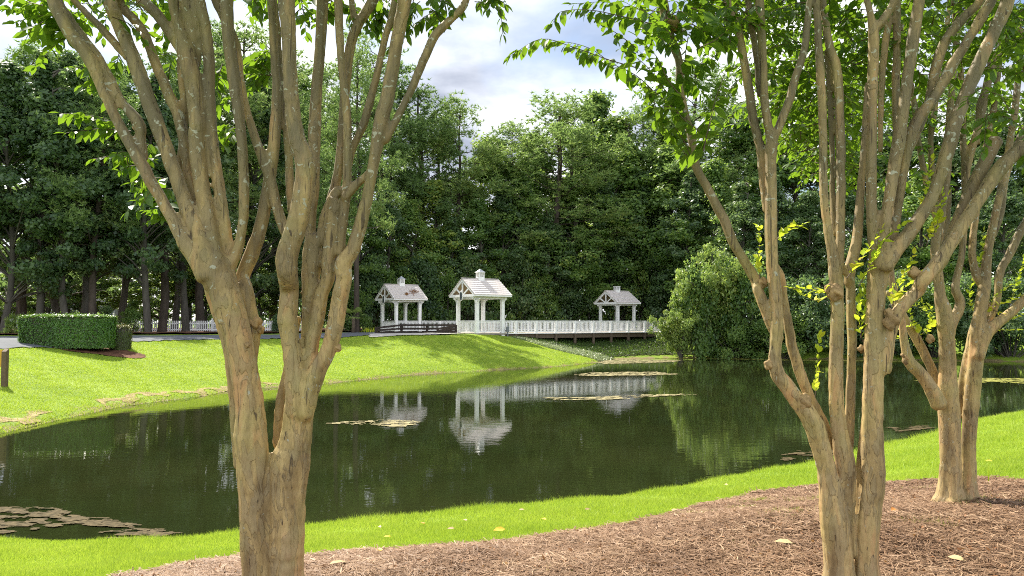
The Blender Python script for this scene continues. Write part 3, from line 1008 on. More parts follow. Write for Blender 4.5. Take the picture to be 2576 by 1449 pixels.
for i, (u, vt, D) in enumerate([(30, 790, 57), (265, 770, 60), (330, 775, 62), (560, 800, 64), (640, 780, 66), (700, 790, 66)]):
    tree_at('darkshrub' if i % 2 else 'shrub', i, u, vt, D, 'shrub', f'low shrub beneath the left wood, {ORD[i]} from the left', 'shrub', 'low shrubs beneath the left wood', 0.8)
tree_at('shrub', 1, 1091, 795, 80, 'shrub', 'small pale upright shrub showing above the far bridge railing', 'shrub', None, 0.35)


for i in range(20):
    u = -60 + i * 48 + random.uniform(-14, 14)
    D = random.uniform(74, 84)
    tree_at('broad' if i % 3 else 'dark', i, u, random.uniform(560, 690), D, 'broadleaf_tree', f'low yellow-green leafy tree glimpsed between trunks, {ORD[i]} from left beyond the road', 'tree', 'low trees inside the left wood', 1.7)


def far_wood():
    n = 46000
    X = rng.uniform(-110, 110, n)
    Yb = 112 + 14 * rng.random(n) - 0.0012 * X ** 2 * (X > 0) - 0.0030 * X ** 2 * (X < 0)
    top = 15 + 3 * np.sin(X * 0.21) + 2 * np.sin(X * 0.53 + 1)
    Z = 0.6 + top * rng.random(n) ** 0.8
    V, Fc = quads(np.column_stack([X, Yb, Z]), rng.uniform(0.5, 1.2, n), 0.65, 0.3)
    me = arr_mesh('far_wood', V, Fc, M['darkleaf'])
    tag(link('far_wood', me), 'dark mass of foliage deep in the wood behind all the single trees', 'wood', kind='stuff')


far_wood()

# ------------------------------------------------------------------ gazebos
GL, GW = 2.4, 2.9


def railing_panel(mb, a, b, z0, z1, bal=0.135):
    """white railing between two points (local xy)"""
    a = np.array(a, float); b = np.array(b, float)
    d = b - a; Ln = np.linalg.norm(d); d /= Ln
    mb.bar((*a, z1 - 0.03), (*b, z1 - 0.03), 0.13, 0.045)
    mb.bar((*a, z1 - 0.12), (*b, z1 - 0.12), 0.045, 0.085)
    mb.bar((*a, z0 + 0.10), (*b, z0 + 0.10), 0.045, 0.085)
    n = max(2, int(Ln / bal))
    for i in range(n):
        p = a + d * (Ln * (i + 0.5) / n)
        mb.bar((*p, z0 + 0.14), (*p, z1 - 0.16), 0.042, 0.042, (d[0], d[1], 0))


def gazebo(x, y, label, plaque=True, cap=True):
    p = loc2(x, y)
    g = empty('gazebo', (p[0], p[1], DK), RZ)
    tag(g, label, 'gazebo', 'white gazebos at the corners of the bridge')
    s = 0.13
    for (px, py) in ((0, 0), (GL, 0), (0, GW), (GL, GW)):
        mb = MB()
        mb.box(px - s, px + s, py - s, py + s, -0.25, 2.72)
        mb.box(px - s - 0.025, px + s + 0.025, py - s - 0.025, py + s + 0.025, -0.253, 0.22)
        mb.box(px - s - 0.03, px + s + 0.03, py - s - 0.03, py + s + 0.03, 2.50, 2.58)
        mb.build('post', M['white'], g)
    mb = MB()
    for yy in (0, GW):
        mb.box(-0.40, GL + 0.40, yy - 0.10, yy + 0.10, 2.722, 2.98)
    for xx in (0, GL):
        mb.box(xx - 0.10, xx + 0.10, 0.102, GW - 0.102, 2.724, 2.975)
    mb.build('beam', M['white'], g)
    for px, sx in ((0, -1), (GL, 1)):
        for py, sy in ((0, -1), (GW, 1)):
            mb = MB()
            for q in range(5):
                t0, t1 = q / 5, (q + 1) / 5
                a = (px + sx * (s + 0.27 * (1 - math.cos(t0 * 1.57))), py, 2.36 + 0.36 * math.sin(t0 * 1.57))
                b_ = (px + sx * (s + 0.27 * (1 - math.cos(t1 * 1.57))), py, 2.36 + 0.36 * math.sin(t1 * 1.57))
                mb.bar(a, b_, 0.09, 0.10, (0, 1, 0))
                a = (px, py + sy * (s + 0.27 * (1 - math.cos(t0 * 1.57))), 2.36 + 0.36 * math.sin(t0 * 1.57))
                b_ = (px, py + sy * (s + 0.27 * (1 - math.cos(t1 * 1.57))), 2.36 + 0.36 * math.sin(t1 * 1.57))
                mb.bar(a, b_, 0.09, 0.10, (1, 0, 0))
            mb.build('bracket', M['white'], g)
    # roof: stepped shingle courses on both slopes
    e = 0.60; ox = 0.52
    half = GW / 2 + e; rise = 1.38; ze = 2.98
    yc = GW / 2
    nco = 8
    mb = MB()
    for sy in (-1, 1):
        for k in range(nco):
            t0 = k / nco; t1 = (k + 1) / nco + 0.012
            y0 = yc + sy * half * (1 - t0); y1 = yc + sy * half * (1 - min(1, t1))
            z0 = ze + rise * t0; z1 = ze + rise * min(1, t1)
            th = 0.085
            x0, x1 = -ox - 0.03, GL + ox + 0.03
            V = [(x0, y0, z0), (x1, y0, z0), (x1, y0, z0 + th), (x0, y0, z0 + th), (x0, y1, z1 + 0.004), (x1, y1, z1 + 0.004), (x1, y1, z1 + 0.025), (x0, y1, z1 + 0.025)]
            f = [(0, 1, 2, 3), (3, 2, 6, 7), (0, 4, 5, 1), (0, 3, 7, 4), (1, 5, 6, 2), (4, 7, 6, 5)]
            mb.add(V, f)
    mb.bar((-ox - 0.035, yc, ze + rise + 0.035), (GL + ox + 0.035, yc, ze + rise + 0.035), 0.22, 0.05)
    roof = mb.build('roof', M['shingle'], g)
    mb = MB()
    for sy in (-1, 1):
        mb.bar((-ox, yc + sy * half * 0.985, ze - 0.02), (GL + ox, yc + sy * half * 0.985, ze - 0.02), 0.05, 0.14)
    mb.build('eave_board', M['white'], roof)
    mb = MB()
    for sy in (-1, 1):
        V = [(-ox, yc + sy * half * 0.97, ze - 0.03), (GL + ox, yc + sy * half * 0.97, ze - 0.03), (GL + ox, yc, ze + rise - 0.045), (-ox, yc, ze + rise - 0.045)]
        V += [(a, b, c - 0.02) for a, b, c in V]
        mb.add(V, [(0, 1, 2, 3), (7, 6, 5, 4), (0, 4, 5, 1), (1, 5, 6, 2), (2, 6, 7, 3), (3, 7, 4, 0)])
    mb.build('soffit', M['soffit'], roof)
    for xs_, sg in ((-ox + 0.05, -1), (GL + ox - 0.05, 1)):
        mb = MB()
        for sy in (-1, 1):
            mb.bar((xs_, yc + sy * (half - 0.06), ze - 0.03), (xs_, yc, ze + rise - 0.12), 0.085, 0.22, (0, -sy * rise, half))
            mb.bar((xs_ + 0.004, yc + sy * half * 0.52, ze + rise * 0.44), (xs_ + 0.004, yc, ze + 0.02), 0.06, 0.12, (0, sy * half, rise))
        mb.bar((xs_ + 0.002, yc - half + 0.22, ze - 0.01), (xs_ + 0.002, yc + half - 0.22, ze - 0.01), 0.075, 0.20)
        mb.bar((xs_ + 0.006, yc, ze + 0.09), (xs_ + 0.006, yc, ze + rise - 0.15), 0.07, 0.13, (0, 1, 0))
        mb.build('gable_truss', M['white'], g)
    if plaque:
        mb = MB()
        n = 28; V = []
        for xo, a_, b_ in ((-ox - 0.03, 0.23, 0.41), (-ox - 0.09, 0.23, 0.41)):
            for i in range(n):
                t = i / n * 6.2832
                V.append((xo, yc + a_ * math.cos(t), ze - 0.0 + b_ * math.sin(t)))
        f = [tuple(range(n)), tuple(reversed(range(n, 2 * n)))] + [(i, (i + 1) % n, n + (i + 1) % n, n + i) for i in range(n)]
        mb.add(V, f)
        po = mb.build('plaque', M['white'], g)
        mb = MB(); V = []
        for xo in (-ox - 0.085, -ox - 0.10):
            for i in range(n):
                t = i / n * 6.2832
                V.append((xo, yc + 0.185 * math.cos(t), ze - 0.03 + 0.345 * math.sin(t)))
        mb.add(V, f)
        mb.build('plaque_face', M['plaque'], po)
    # cupola
    cz = ze + rise - 0.12
    cx = GL / 2
    mb = MB()
    mb.box(cx - 0.26, cx + 0.26, yc - 0.26, yc + 0.26, cz - 0.08, cz + 0.30)
    cup = mb.build('cupola', M['white'], g, bevel=0.01)
    mb = MB()
    for (dx_, dy_) in ((-1, -1), (1, -1), (1, 1), (-1, 1)):
        mb.box(cx + dx_ * 0.22 - 0.035, cx + dx_ * 0.22 + 0.035, yc + dy_ * 0.22 - 0.035, yc + dy_ * 0.22 + 0.035, cz + 0.30, cz + 0.62)
    for k in range(5):
        zz = cz + 0.34 + k * 0.058
        mb.box(cx - 0.20, cx + 0.20, yc - 0.22, yc + 0.22, zz, zz + 0.030)
        mb.box(cx - 0.22, cx - 0.203, yc - 0.18, yc + 0.18, zz, zz + 0.028)
        mb.box(cx + 0.203, cx + 0.22, yc - 0.18, yc + 0.18, zz, zz + 0.028)
    mb.box(cx - 0.29, cx + 0.29, yc - 0.29, yc + 0.29, cz + 0.62, cz + 0.67)
    mb.build('louver', M['white'], cup)
    if cap:
        mb = MB()
        prof = [(0.33, 0.67), (0.22, 0.74), (0.12, 0.84), (0.03, 0.93)]
        V = []
        for r_, z_ in prof:
            V += [(cx - r_, yc - r_, cz + z_), (cx + r_, yc - r_, cz + z_), (cx + r_, yc + r_, cz + z_), (cx - r_, yc + r_, cz + z_)]
        f = [(3, 2, 1, 0), (12, 13, 14, 15)]
        for k in range(3):
            for i in range(4):
                f.append((k * 4 + i, k * 4 + (i + 1) % 4, k * 4 + 4 + (i + 1) % 4, k * 4 + 4 + i))
        mb.add(V, f)
        mb.build('cupola_roof', M['metal_cap'], cup)
    for a, b_ in (((s, 0), (GL - s, 0)), ((0, s), (0, GW - s)), ((GL, s), (GL, GW - s))):
        mb = MB()
        railing_panel(mb, a, b_, 0.0, 1.0)
        mb.build('railing', M['white'], g)
    mb = MB()
    mb.box(-0.2, GL + 0.2, -0.2, GW + 0.2, -0.12, -0.004)
    mb.build('floor', M['deck'], g)
    return g


gazebo(0, 0, 'nearest white gazebo at the bridge entrance, with an oval plaque and clean roof')
gl = gazebo(-0.79, 12.67, 'white gazebo with brown pine straw on its roof, left of the nearest gazebo')
gazebo(26.1, 12.5, 'farthest white gazebo, rising behind the long railing at right, without plaque', plaque=False, cap=False)


def straw_clump(px, py, n, rad, label):
    """a clump of dead needles lying on the left gazebo's near slope"""
    o0 = loc2(-0.79, 12.67)
    half = GW / 2 + 0.6
    t = rng.normal(size=(n, 2)) * rad
    X = px + t[:, 0] + t[:, 1] * 0.5; Yl = py + t[:, 1]
    z = 2.98 + 1.38 * (Yl + 0.6) / half + 0.07 + rng.random(n) * 0.06
    V, Fc = quads(np.column_stack([X, Yl, z]), rng.uniform(0.1, 0.25, n), 0.25, 0.6)
    o = link('straw_clump', arr_mesh('straw_clump', V, Fc, M['litter']))
    o.location = (o0[0], o0[1], DK); o.rotation_euler = (0, 0, RZ)
    tag(o, label, 'debris', 'straw clumps on the gazebo roof')


straw_clump(1.95, 0.30, 150, 0.22, 'larger brown straw clump, nearer the right edge of the left gazebo roof')
straw_clump(1.05, 0.0, 120, 0.07, 'smaller brown straw clump low in the middle of the left gazebo roof')

# ------------------------------------------------------------------ bridge
BX0, BX1, BY1 = 2.4, 28.6, 12.55
b = empty('footbridge', (CM[0], CM[1], DK), RZ)
tag(b, 'long white-railed timber bridge on dark posts running right from the nearest gazebo', 'bridge')
MB().box(0.0, BX1, 0.25, BY1, -0.10, -0.008).build('deck', M['deck'], b)
mb = MB()
mb.box(BX0 - 0.1, BX1, -0.13, 0.245, -0.085, -0.02)
mb.build('deck_edge', M['white'], b)
mb = MB()
mb.box(BX0 - 0.2, BX1, 0.02, 0.22, -0.46, -0.105)
mb.box(BX0 - 0.2, BX1, 3.0, 3.2, -0.46, -0.105)
mb.build('beam', M['pile'], b)
xs_posts = [GL + 0.16 + 2.05 * (i + 0.55) for i in range(13)]
for side, yy in (('near', 0.0), ('far', BY1)):
    prev = GL + 0.15 if side == 'near' else 1.8
    for i, px in enumerate(xs_posts):
        if px > BX1: break
        if side == 'far' and px > 25.8: break
        mb = MB()
        mb.box(px - 0.09, px + 0.09, yy - 0.11, yy + 0.11, -0.03, 0.985)
        mb.build('railing_post', M['white'], b)
        mb = MB()
        railing_panel(mb, (prev + (0.09 if i else 0), yy), (px - 0.09, yy), 0.0, 1.0)
        mb.build('railing', M['white'], b)
        prev = px
for i, px in enumerate(xs_posts):
    for yy in (-0.05, 3.1, 7.5):
        w = loc2(px, yy)
        zg = hz1(w[0], w[1]) - DK - 0.4
        mb = MB()
        top = -0.106 if yy < 0 else -0.47
        mb.box(px - 0.10, px + 0.10, yy - 0.068, yy + 0.068, zg, top)
        if zg < top - 0.3: mb.build('pile', M['pile'], b)

# utility box beside the nearest gazebo
p = loc2(GL + 0.28, -0.35)
zb = hz1(p[0], p[1])
u_ = empty('utility_box', (p[0], p[1], zb), RZ)
tag(u_, 'small grey electrical box on a post beside the nearest gazebo', 'utility box')
MB().box(-0.11, 0.11, -0.07, 0.07, 0.32, 0.66 + DK - zb - 0.15).build('housing', M['grey'], u_, bevel=0.01)
MB().box(-0.04, 0.04, -0.04, 0.04, -0.1, 0.32).build('stand', M['grey'], u_)


# dark brown entrance fences
def brown_fence(pts, label):
    """pts: (x, y, z_ground, height) in the world"""
    o = empty('wooden_fence', (pts[0][0], pts[0][1], pts[0][2]))
    tag(o, label, 'fence', 'dark brown rail fences at the bridge entrance')
    bx, by, bz = pts[0][:3]
    prev = None
    for k, (x, y, z, h) in enumerate(pts):
        q = (x - bx, y - by, z - bz)
        MB().box(q[0] - 0.09, q[0] + 0.09, q[1] - 0.09, q[1] + 0.09, q[2] - 0.2, q[2] + h).build('post', M['brown'], o, bevel=0.008)
        if prev is not None:
            for f in (0.90, 0.52, 0.14):
                MB().bar((prev[0], prev[1] - 0.11, prev[2] + prev[3] * f), (q[0], q[1] - 0.11, q[2] + h * f), 0.05, 0.15).build('rail', M['brown'], o)
        prev = (*q, h)


def fpt(u, vb, vt, D):
    a = at(u, vb, D); b_ = at(u, vt, D)
    zg = hz1(a[0], a[1])
    return (a[0], a[1], zg, max(0.35, b_[2] - zg))


brown_fence([fpt(946, 840, 823.5, 64), fpt(1010, 841, 815.5, 63), fpt(1074, 839, 815.5, 64.5), fpt(1146, 838, 815.5, 65.5)], 'longer dark brown rail fence left of the nearest gazebo, with a sloping end')
brown_fence([fpt(1101, 843, 826, 61.5), fpt(1147, 840, 817.5, 62.8)], 'short sloping dark brown fence joining the nearest gazebo')

# ------------------------------------------------------------------ picket fence, house, bench, sign post
def picket_fence():
    a = on_level(330, 843, 0.62); bq = on_level(760, 839.0, 0.62)
    a = np.array([-31.5, 66.0]); bq = np.array([-19.5, 74.0])
    o = empty('picket_fence', (a[0], a[1], hz1(a[0], a[1])))
    tag(o, 'white picket fence seen between trunks of the left wood', 'fence')
    d = bq - a; Ln = np.linalg.norm(d); d /= Ln
    n = 7
    for i in range(n + 1):
        q = d * Ln * i / n
        MB().box(q[0] - 0.07, q[0] + 0.07, q[1] - 0.07, q[1] + 0.07, -0.1, 1.12).build('post', M['white'], o)
        if i < n:
            mb = MB()
            q2 = d * Ln * (i + 1) / n
            for z in (0.25, 0.8): mb.bar((*q, z), (*q2, z), 0.04, 0.09)
            m_ = int(Ln / n / 0.15)
            for k in range(m_):
                p_ = q + (q2 - q) * (k + 0.5) / m_
                mb.bar((p_[0], p_[1] - 0.04, 0.08), (p_[0], p_[1] - 0.04, 1.02), 0.09, 0.02, (0, 1, 0))
            mb.build('picket_panel', M['white'], o)


picket_fence()


def house():
    o = empty('house', (-58, 98, 0.6), R(12))
    tag(o, 'pale grey house glimpsed between trunks at the far left', 'house')
    MB().box(-8, 8, 0, 8, 0, 5.2).build('wall', M['housewall'], o)
    mb = MB()
    mb.add([(-8.5, -0.6, 5.1), (8.5, -0.6, 5.1), (8.5, 8.6, 5.1), (-8.5, 8.6, 5.1), (-8.5, 4, 8.2), (8.5, 4, 8.2)],
           [(0, 1, 5, 4), (2, 3, 4, 5), (1, 2, 5), (3, 0, 4), (0, 3, 2, 1)])
    mb.build('roof', M['houseroof'], o)
    for x in (-5, -1, 3, 6):
        w = MB().box(x - 0.6, x + 0.6, -0.06, 0.0, 1.2, 2.7).build('window', M['white'], o)
        MB().box(x - 0.5, x + 0.5, -0.075, -0.061, 1.3, 2.6).build('pane', M['glass'], w)


house()


def bench():
    p = on_level(86, 845, 0.55)
    o = empty('garden_bench', (-29.5, 49.0, hz1(-29.5, 49.0)), R(-8))
    tag(o, 'pale garden bench half hidden behind the large hedge', 'bench')
    MB().box(-0.75, 0.75, -0.22, 0.22, 0.42, 0.46).build('seat', M['white'], o)
    mb = MB()
    for z in (0.6, 0.74, 0.88): mb.box(-0.75, 0.75, 0.22, 0.25, z, z + 0.08)
    mb.build('backrest', M['white'], o)
    for x in (-0.7, 0.7):
        for y, h in ((-0.2, 0.62), (0.255, 0.98)):
            MB().box(x - 0.035, x + 0.035, y, y + 0.06, 0, h).build('leg', M['white'], o)


bench()


def sign_post():
    p = ground_at(11, 974)
    k = p[1] / F
    o = empty('trail_sign', (p[0], p[1], p[2]))
    tag(o, 'brown timber post holding a yellow board at the left edge of the lawn', 'sign')
    h = (974 - 880) * k
    w = 12 * k
    mb = MB()
    V = [(-w / 2, -w / 2, -0.1), (w / 2, -w / 2, -0.1), (w / 2, w / 2, -0.1), (-w / 2, w / 2, -0.1), (-w / 2, -w / 2, h - 0.08), (w / 2, -w / 2, h - 0.08), (w / 2, w / 2, h + 0.03), (-w / 2, w / 2, h + 0.03)]
    mb.add(V, [(0, 3, 2, 1), (4, 5, 6, 7), (0, 1, 5, 4), (1, 2, 6, 5), (2, 3, 7, 6), (3, 0, 4, 7)])
    mb.build('post', M['signpost'], o, bevel=0.008)
    MB().box(-1.5, -w / 2 - 0.002, -0.03, 0.03, h - 0.62, h - 0.02).build('board', M['yellow'], o, bevel=0.006)
    MB().box(-1.55 - w, -1.55, -w / 2, w / 2, -0.1, h).build('post', M['signpost'], o, bevel=0.008)


sign_post()


# ------------------------------------------------------------------ clipped hedges
def hedge(name, cx, cy, hx, hy, h, m, label, n, leaf, rz=0.0, pw=3.2, dome=0.1):
    z0 = hz1(cx, cy) - 0.05
    o = empty(name, (cx, cy, z0), rz)
    tag(o, label, 'hedge', 'clipped hedges on the far lawn')

    def surf(th, t):
        """t 0..1 runs up the side, 1..2 across the top"""
        c, s = np.cos(th), np.sin(th)
        rr = (np.abs(c) ** pw + np.abs(s) ** pw) ** (-1 / pw)
        k = np.where(t <= 1, 1.0 - 0.03 * (1 - t), np.cos((t - 1) * math.pi / 2) ** 0.5)
        zz = np.where(t <= 1, t * h * 0.9, h * 0.9 + h * dome * np.sin((t - 1) * math.pi / 2) ** 0.6)
        return np.stack([hx * rr * c * k, hy * rr * s * k, zz], -1)
    th = np.linspace(0, 2 * math.pi, 40, endpoint=False)
    tt = np.concatenate([np.linspace(0, 1, 8), np.linspace(1.1, 1.98, 8)])
    TT, TH = np.meshgrid(tt, th, indexing='ij')
    V = surf(TH.ravel(), TT.ravel()) * np.array([0.95, 0.95, 0.97])
    idx = np.arange(len(V)).reshape(len(tt), 40)
    Fc = np.stack([idx[:-1], np.roll(idx[:-1], -1, 1), np.roll(idx[1:], -1, 1), idx[1:]], -1).reshape(-1, 4)
    me = arr_mesh('twig_core', V, Fc, M['greybark'], True)
    link('twig_core', me, o)
    t = np.where(rng.random(n) < 0.62, rng.random(n), 1 + rng.random(n) ** 0.8)
    a = rng.uniform(0, 2 * math.pi, n)
    P = surf(a, t)
    nor = np.where((t <= 1)[:, None], unit(np.stack([np.cos(a), np.sin(a), 0 * a], -1)), np.array([0, 0, 1.0]))
    P += rng.normal(size=(n, 3)) * np.where(rng.random((n, 1)) < 0.12, 0.07, 0.022)
    V, Fc = quads(P, rng.uniform(0.7, 1.3, n) * leaf, 0.55, 0.2, nor * 1.3)
    link('foliage', arr_mesh('hedge_foliage', V, Fc, M[m]), o)


k38 = hedge_c[1] / F
hh = at(170, 799, hedge_c[1])[2] - hz1(hedge_c[0], hedge_c[1]) + 0.05
hedge('clipped_hedge', at(170, 850, hedge_c[1])[0], hedge_c[1], 112 * k38, 1.0, hh, 'hedge', 'large green box-clipped hedge on the far lawn', 30000, 0.085)
pb = ground_at(296, 883)
hedge('clipped_hedge', pb[0] - 0.15, pb[1] + 0.55, 0.45, 0.6, at(296, 832, pb[1] + 0.5)[2] - pb[2] + 0.05, 'redhedge', 'small round-topped coppery hedge against the right end of the large hedge', 8000, 0.06, 0, 2.6, 0.28)


# ------------------------------------------------------------------ palmetto
def palmetto(u, D, h, label, n=11):
    X = (u - 1288) / F * D
    z = hz1(X, D)
    o = empty('palmetto', (X, D, z))
    tag(o, label, 'palm')
    MB().tube([(0, 0, -0.1), (0.03, 0, h * 0.5), (0, 0, h)], [0.16, 0.14, 0.15], 10).build('trunk', M['pile'], o, True)
    for i in range(n):
        a = i * 2.4 + random.random()
        el = random.uniform(-0.35, 1.0)
        d = Vector((math.cos(a) * math.cos(el), math.sin(a) * math.cos(el), math.sin(el)))
        side = d.cross(Vector((0, 0, 1))).normalized(); nn = side.cross(d)
        c = Vector((0, 0, h)) + d * 0.55
        mb = MB()
        mb.tube([(0, 0, h - 0.05), tuple(c)], [0.02, 0.015], 5)
        nb = 13
        for k in range(nb):
            b_ = (k / (nb - 1) - 0.5) * 2.5
            dd = (d * math.cos(b_) + side * math.sin(b_)).normalized()
            L = 0.75 * (1 - 0.12 * abs(b_))
            w = dd.cross(nn).normalized() * 0.035
            m1 = c + dd * L * 0.6
            tip = c + dd * L + Vector((0, 0, -0.16))
            mb.add([c - w * 0.3, c + w * 0.3, m1 + w, m1 - w, tip], [(0, 1, 2, 3), (3, 2, 4)])
        mb.build('frond', M['palm'], o)


palmetto(889, 66, 1.35, 'small fan palm with short trunk beside the bridge path, between nearest trunk and left gazebo')
palmetto(846, 67, 0.9, 'lower fan palm left of the taller one beside the bridge path')


def lily_clump(u, D, label):
    X = (u - 1288) / F * D; z = hz1(X, D)
    n = 60
    a = rng.uniform(0, 6.28, n); ln = rng.uniform(0.3, 0.65, n)
    base = np.column_stack([rng.normal(size=n) * 0.3, rng.normal(size=n) * 0.2, np.zeros(n)])
    d = np.column_stack([np.cos(a) * 0.5, np.sin(a) * 0.5, np.ones(n)])
    V, Fc = leaves_mesh(base, d, rng.normal(size=(n, 3)), ln, np.full(n, 0.05))
    o = link('grassy_plant', arr_mesh('grassy_plant', V, Fc, M['shoot']), None, (X, D, z))
    tag(o, label, 'plant')


lily_clump(930, 66.5, 'strappy yellow-green clump at the low end of the long brown fence')

# ------------------------------------------------------------------ far bank: groundcover, weeds, rocks, algae
def scatter_poly(poly, n):
    poly = np.asarray(poly, float)
    lo, hi = poly.min(0), poly.max(0)
    P = lo + rng.random((n * 3, 2)) * (hi - lo)
    P = P[in_poly(P, poly)][:n]
    return np.column_stack([P, height(P)])


BARE = [[(225, 1012), (300, 996), (420, 984), (428, 991), (330, 1004), (250, 1022)], [(440, 985), (560, 971), (580, 979), (470, 993)], [(-40, 1058), (60, 1043), (115, 1036), (120, 1044), (60, 1062), (-40, 1080)], [(600, 968), (700, 962), (705, 966), (610, 974)]]
BAREW = [np.array([ground_at(u, v)[:2] for u, v in q]) for q in BARE]
for q in BAREW:
    drape('bare_soil', q, 0.10, 0.008, M['thatch'], 0.012, 0.25)
tip = on_level(1500, 911, WZ)[:2]
lawn_edge = [loc2(GL + 0.3, -0.9), loc2(GL + 1.2, -1.4), np.array([2.6, 61.2]), np.array([4.6, 60.9]), tip + np.array([-0.5, 0.9]), tip + np.array([0.1, 0.5])]
cover_poly = lawn_edge + [tip + np.array([1.9, 4.2]), tip + np.array([0.6, 5.2]), loc2(6.8, -0.6), loc2(4.0, -0.45)]
P = scatter_poly(cover_poly, 9000)
P[:, 2] += rng.random(len(P)) * 0.16
V, Fc = quads(P, rng.uniform(0.07, 0.15, len(P)), 0.7, 1.0)
tag(link('ground_cover', arr_mesh('ground_cover', V, Fc, M['cover'])), 'pale glossy ground cover running down the bank beside the lawn', 'ground cover', kind='stuff')
weed_poly = [loc2(4.0, -0.4), tip + np.array([0.8, 5.0]), tip + np.array([1.9, 4.3]), on_level(1545, 903, WZ)[:2], on_level(1600, 901, WZ)[:2], on_level(1700, 899, WZ)[:2], on_level(1870, 899, WZ)[:2], loc2(22, 3), loc2(4.0, 3)]
drape('bank_soil', weed_poly, 0.25, 0.035, M['soil'], 0.02, 0.05)
P = scatter_poly(weed_poly, 22000)
P[:, 2] += rng.random(len(P)) * 0.22
V, Fc = quads(P, rng.uniform(0.08, 0.2, len(P)), 0.5, 0.6)
tag(link('bank_weeds', arr_mesh('bank_weeds', V, Fc, M['weed'])), 'low dark green weeds on the bank beneath the bridge', 'weeds', kind='stuff')


def rock(x, y, s, k, zoff=0.0):
    r = np.random.default_rng(900 + k)
    bm = bmesh.new()
    bmesh.ops.create_icosphere(bm, subdivisions=2, radius=1)
    q = r.normal(size=(6, 3)); q /= np.linalg.norm(q, axis=1)[:, None]
    for v in bm.verts:
        p = np.array(v.co)
        f = 1.0
        for d in q:
            c = p @ d
            if c > 0.62: f = min(f, 0.62 / c)
        v.co = Vector(p * f * np.array([1.2, 0.9, 0.7]) * s)
    me = bpy.data.meshes.new('rock'); bm.to_mesh(me); bm.free()
    me.materials.append(M['stone'])
    o = link('rock', me, None, (x, y, hz1(x, y) + s * 0.3 + zoff))
    o.rotation_euler = (r.uniform(-.3, .3), r.uniform(-.3, .3), r.uniform(0, 6))
    tag(o, 'pale grey rock in the riprap beneath the right end of the bridge', 'rock', 'riprap rocks beneath the bridge')


for k in range(26):
    rock(*(loc2(random.uniform(14.5, 22), random.uniform(1.2, 3.6))), random.uniform(0.18, 0.42), k)


def fbm(P, octv=4, seed=3):
    r = np.random.default_rng(seed)
    T = r.random((256, 256))
    out = np.zeros(len(P)); amp = 0.5; tot = 0
    for o in range(octv):
        q = P * 2 ** o + o * 17.3
        i = np.floor(q).astype(int); f = q - i; f = f * f * (3 - 2 * f)
        a, b_ = i[:, 0] % 256, i[:, 1] % 256
        a1_, b1_ = (a + 1) % 256, (b_ + 1) % 256
        v = (T[a, b_] * (1 - f[:, 0]) + T[a1_, b_] * f[:, 0]) * (1 - f[:, 1]) + (T[a, b1_] * (1 - f[:, 0]) + T[a1_, b1_] * f[:, 0]) * f[:, 1]
        out += amp * v; tot += amp; amp *= 0.55
    return out / tot


def algae(name, pts, m, label, rough=0.5, hgt=0.02, res=0.05, fine=0.9, thr=0.42, speck=True):
    """ragged floating mat: outline in picture points on the water level"""
    Q = np.array([on_level(u, v, WZ)[:2] for u, v in pts])
    lo, hi = Q.min(0), Q.max(0)
    res = max(res, max(hi - lo) / 420)
    xs = np.arange(lo[0], hi[0] + res, res); ys = np.arange(lo[1], hi[1] + res, res)
    X, Y = np.meshgrid(xs, ys); Pq = np.stack([X.ravel(), Y.ravel()], 1)
    idx = np.arange(len(Pq)).reshape(len(ys), len(xs))
    Fc = np.stack([idx[:-1, :-1], idx[:-1, 1:], idx[1:, 1:], idx[1:, :-1]], -1).reshape(-1, 4)
    cen = Pq[Fc].mean(1)
    dist = np.full(len(cen), 1e9)
    for i in range(len(Q)):
        dist = np.minimum(dist, seg_dist(cen, Q[i], Q[(i + 1) % len(Q)]))
    dist = np.where(in_poly(cen, Q), dist, -dist)
    q = cen * np.array([0.55, 1.5]) / fine
    nz = fbm(q, 5)
    if speck: nz = nz - 0.55 * (fbm(cen * np.array([0.7, 1.6]) / 0.16, 3, 9) < 0.48)
    keep = (nz - 0.5) * 2.4 + np.minimum(dist / (rough * 1.2), 1.0) * 0.9 > thr
    Fc = Fc[keep]
    if not len(Fc): return
    used = np.unique(Fc); rm = -np.ones(len(Pq), int); rm[used] = np.arange(len(used))
    Pq = Pq[used]; Fc = rm[Fc]
    c = Q.mean(0)
    Z = 0.006 + fbm(Pq / 0.25, 3, 5) * hgt
    o = link(name, arr_mesh(name, np.column_stack([Pq - c, Z]), Fc, m), None, (c[0], c[1], WZ))
    tag(o, label, 'algae', 'floating mats of algae on the pond')


algae('algae_mat', [(-60, 1275), (60, 1277), (140, 1282), (230, 1298), (330, 1318), (440, 1335), (470, 1350), (430, 1364), (230, 1364), (300, 1340), (200, 1318), (100, 1335), (-60, 1345)], M['algae_dark'],
      'ragged brown mat of weed at the near left water edge', 0.22, fine=0.4, thr=0.05, hgt=0.02, res=0.025, speck=True)
algae('algae_mat', [(820, 1066), (900, 1057), (1000, 1056), (1070, 1062), (1010, 1076), (930, 1070), (830, 1070)], M['algae'], 'thin pale algae streak crossing the left gazebo reflection', 0.25)
algae('algae_mat', [(1330, 1000), (1450, 997), (1560, 993), (1720, 990), (1755, 994), (1640, 1001), (1500, 1009), (1380, 1010)], M['algae'], 'long pale algae streak below the bridge railing reflection', 0.5)
algae('algae_mat', [(1400, 944), (1500, 936), (1640, 934), (1730, 941), (1640, 946), (1480, 948)], M['algae'], 'pale algae streak nearer the bridge, behind the longest streak', 0.5)
algae('algae_mat', [(1490, 912), (1520, 903), (1600, 903), (1720, 906), (1700, 911), (1600, 915), (1520, 917)], M['algae'], 'brownish scum beside the tip of the far lawn', 0.4)
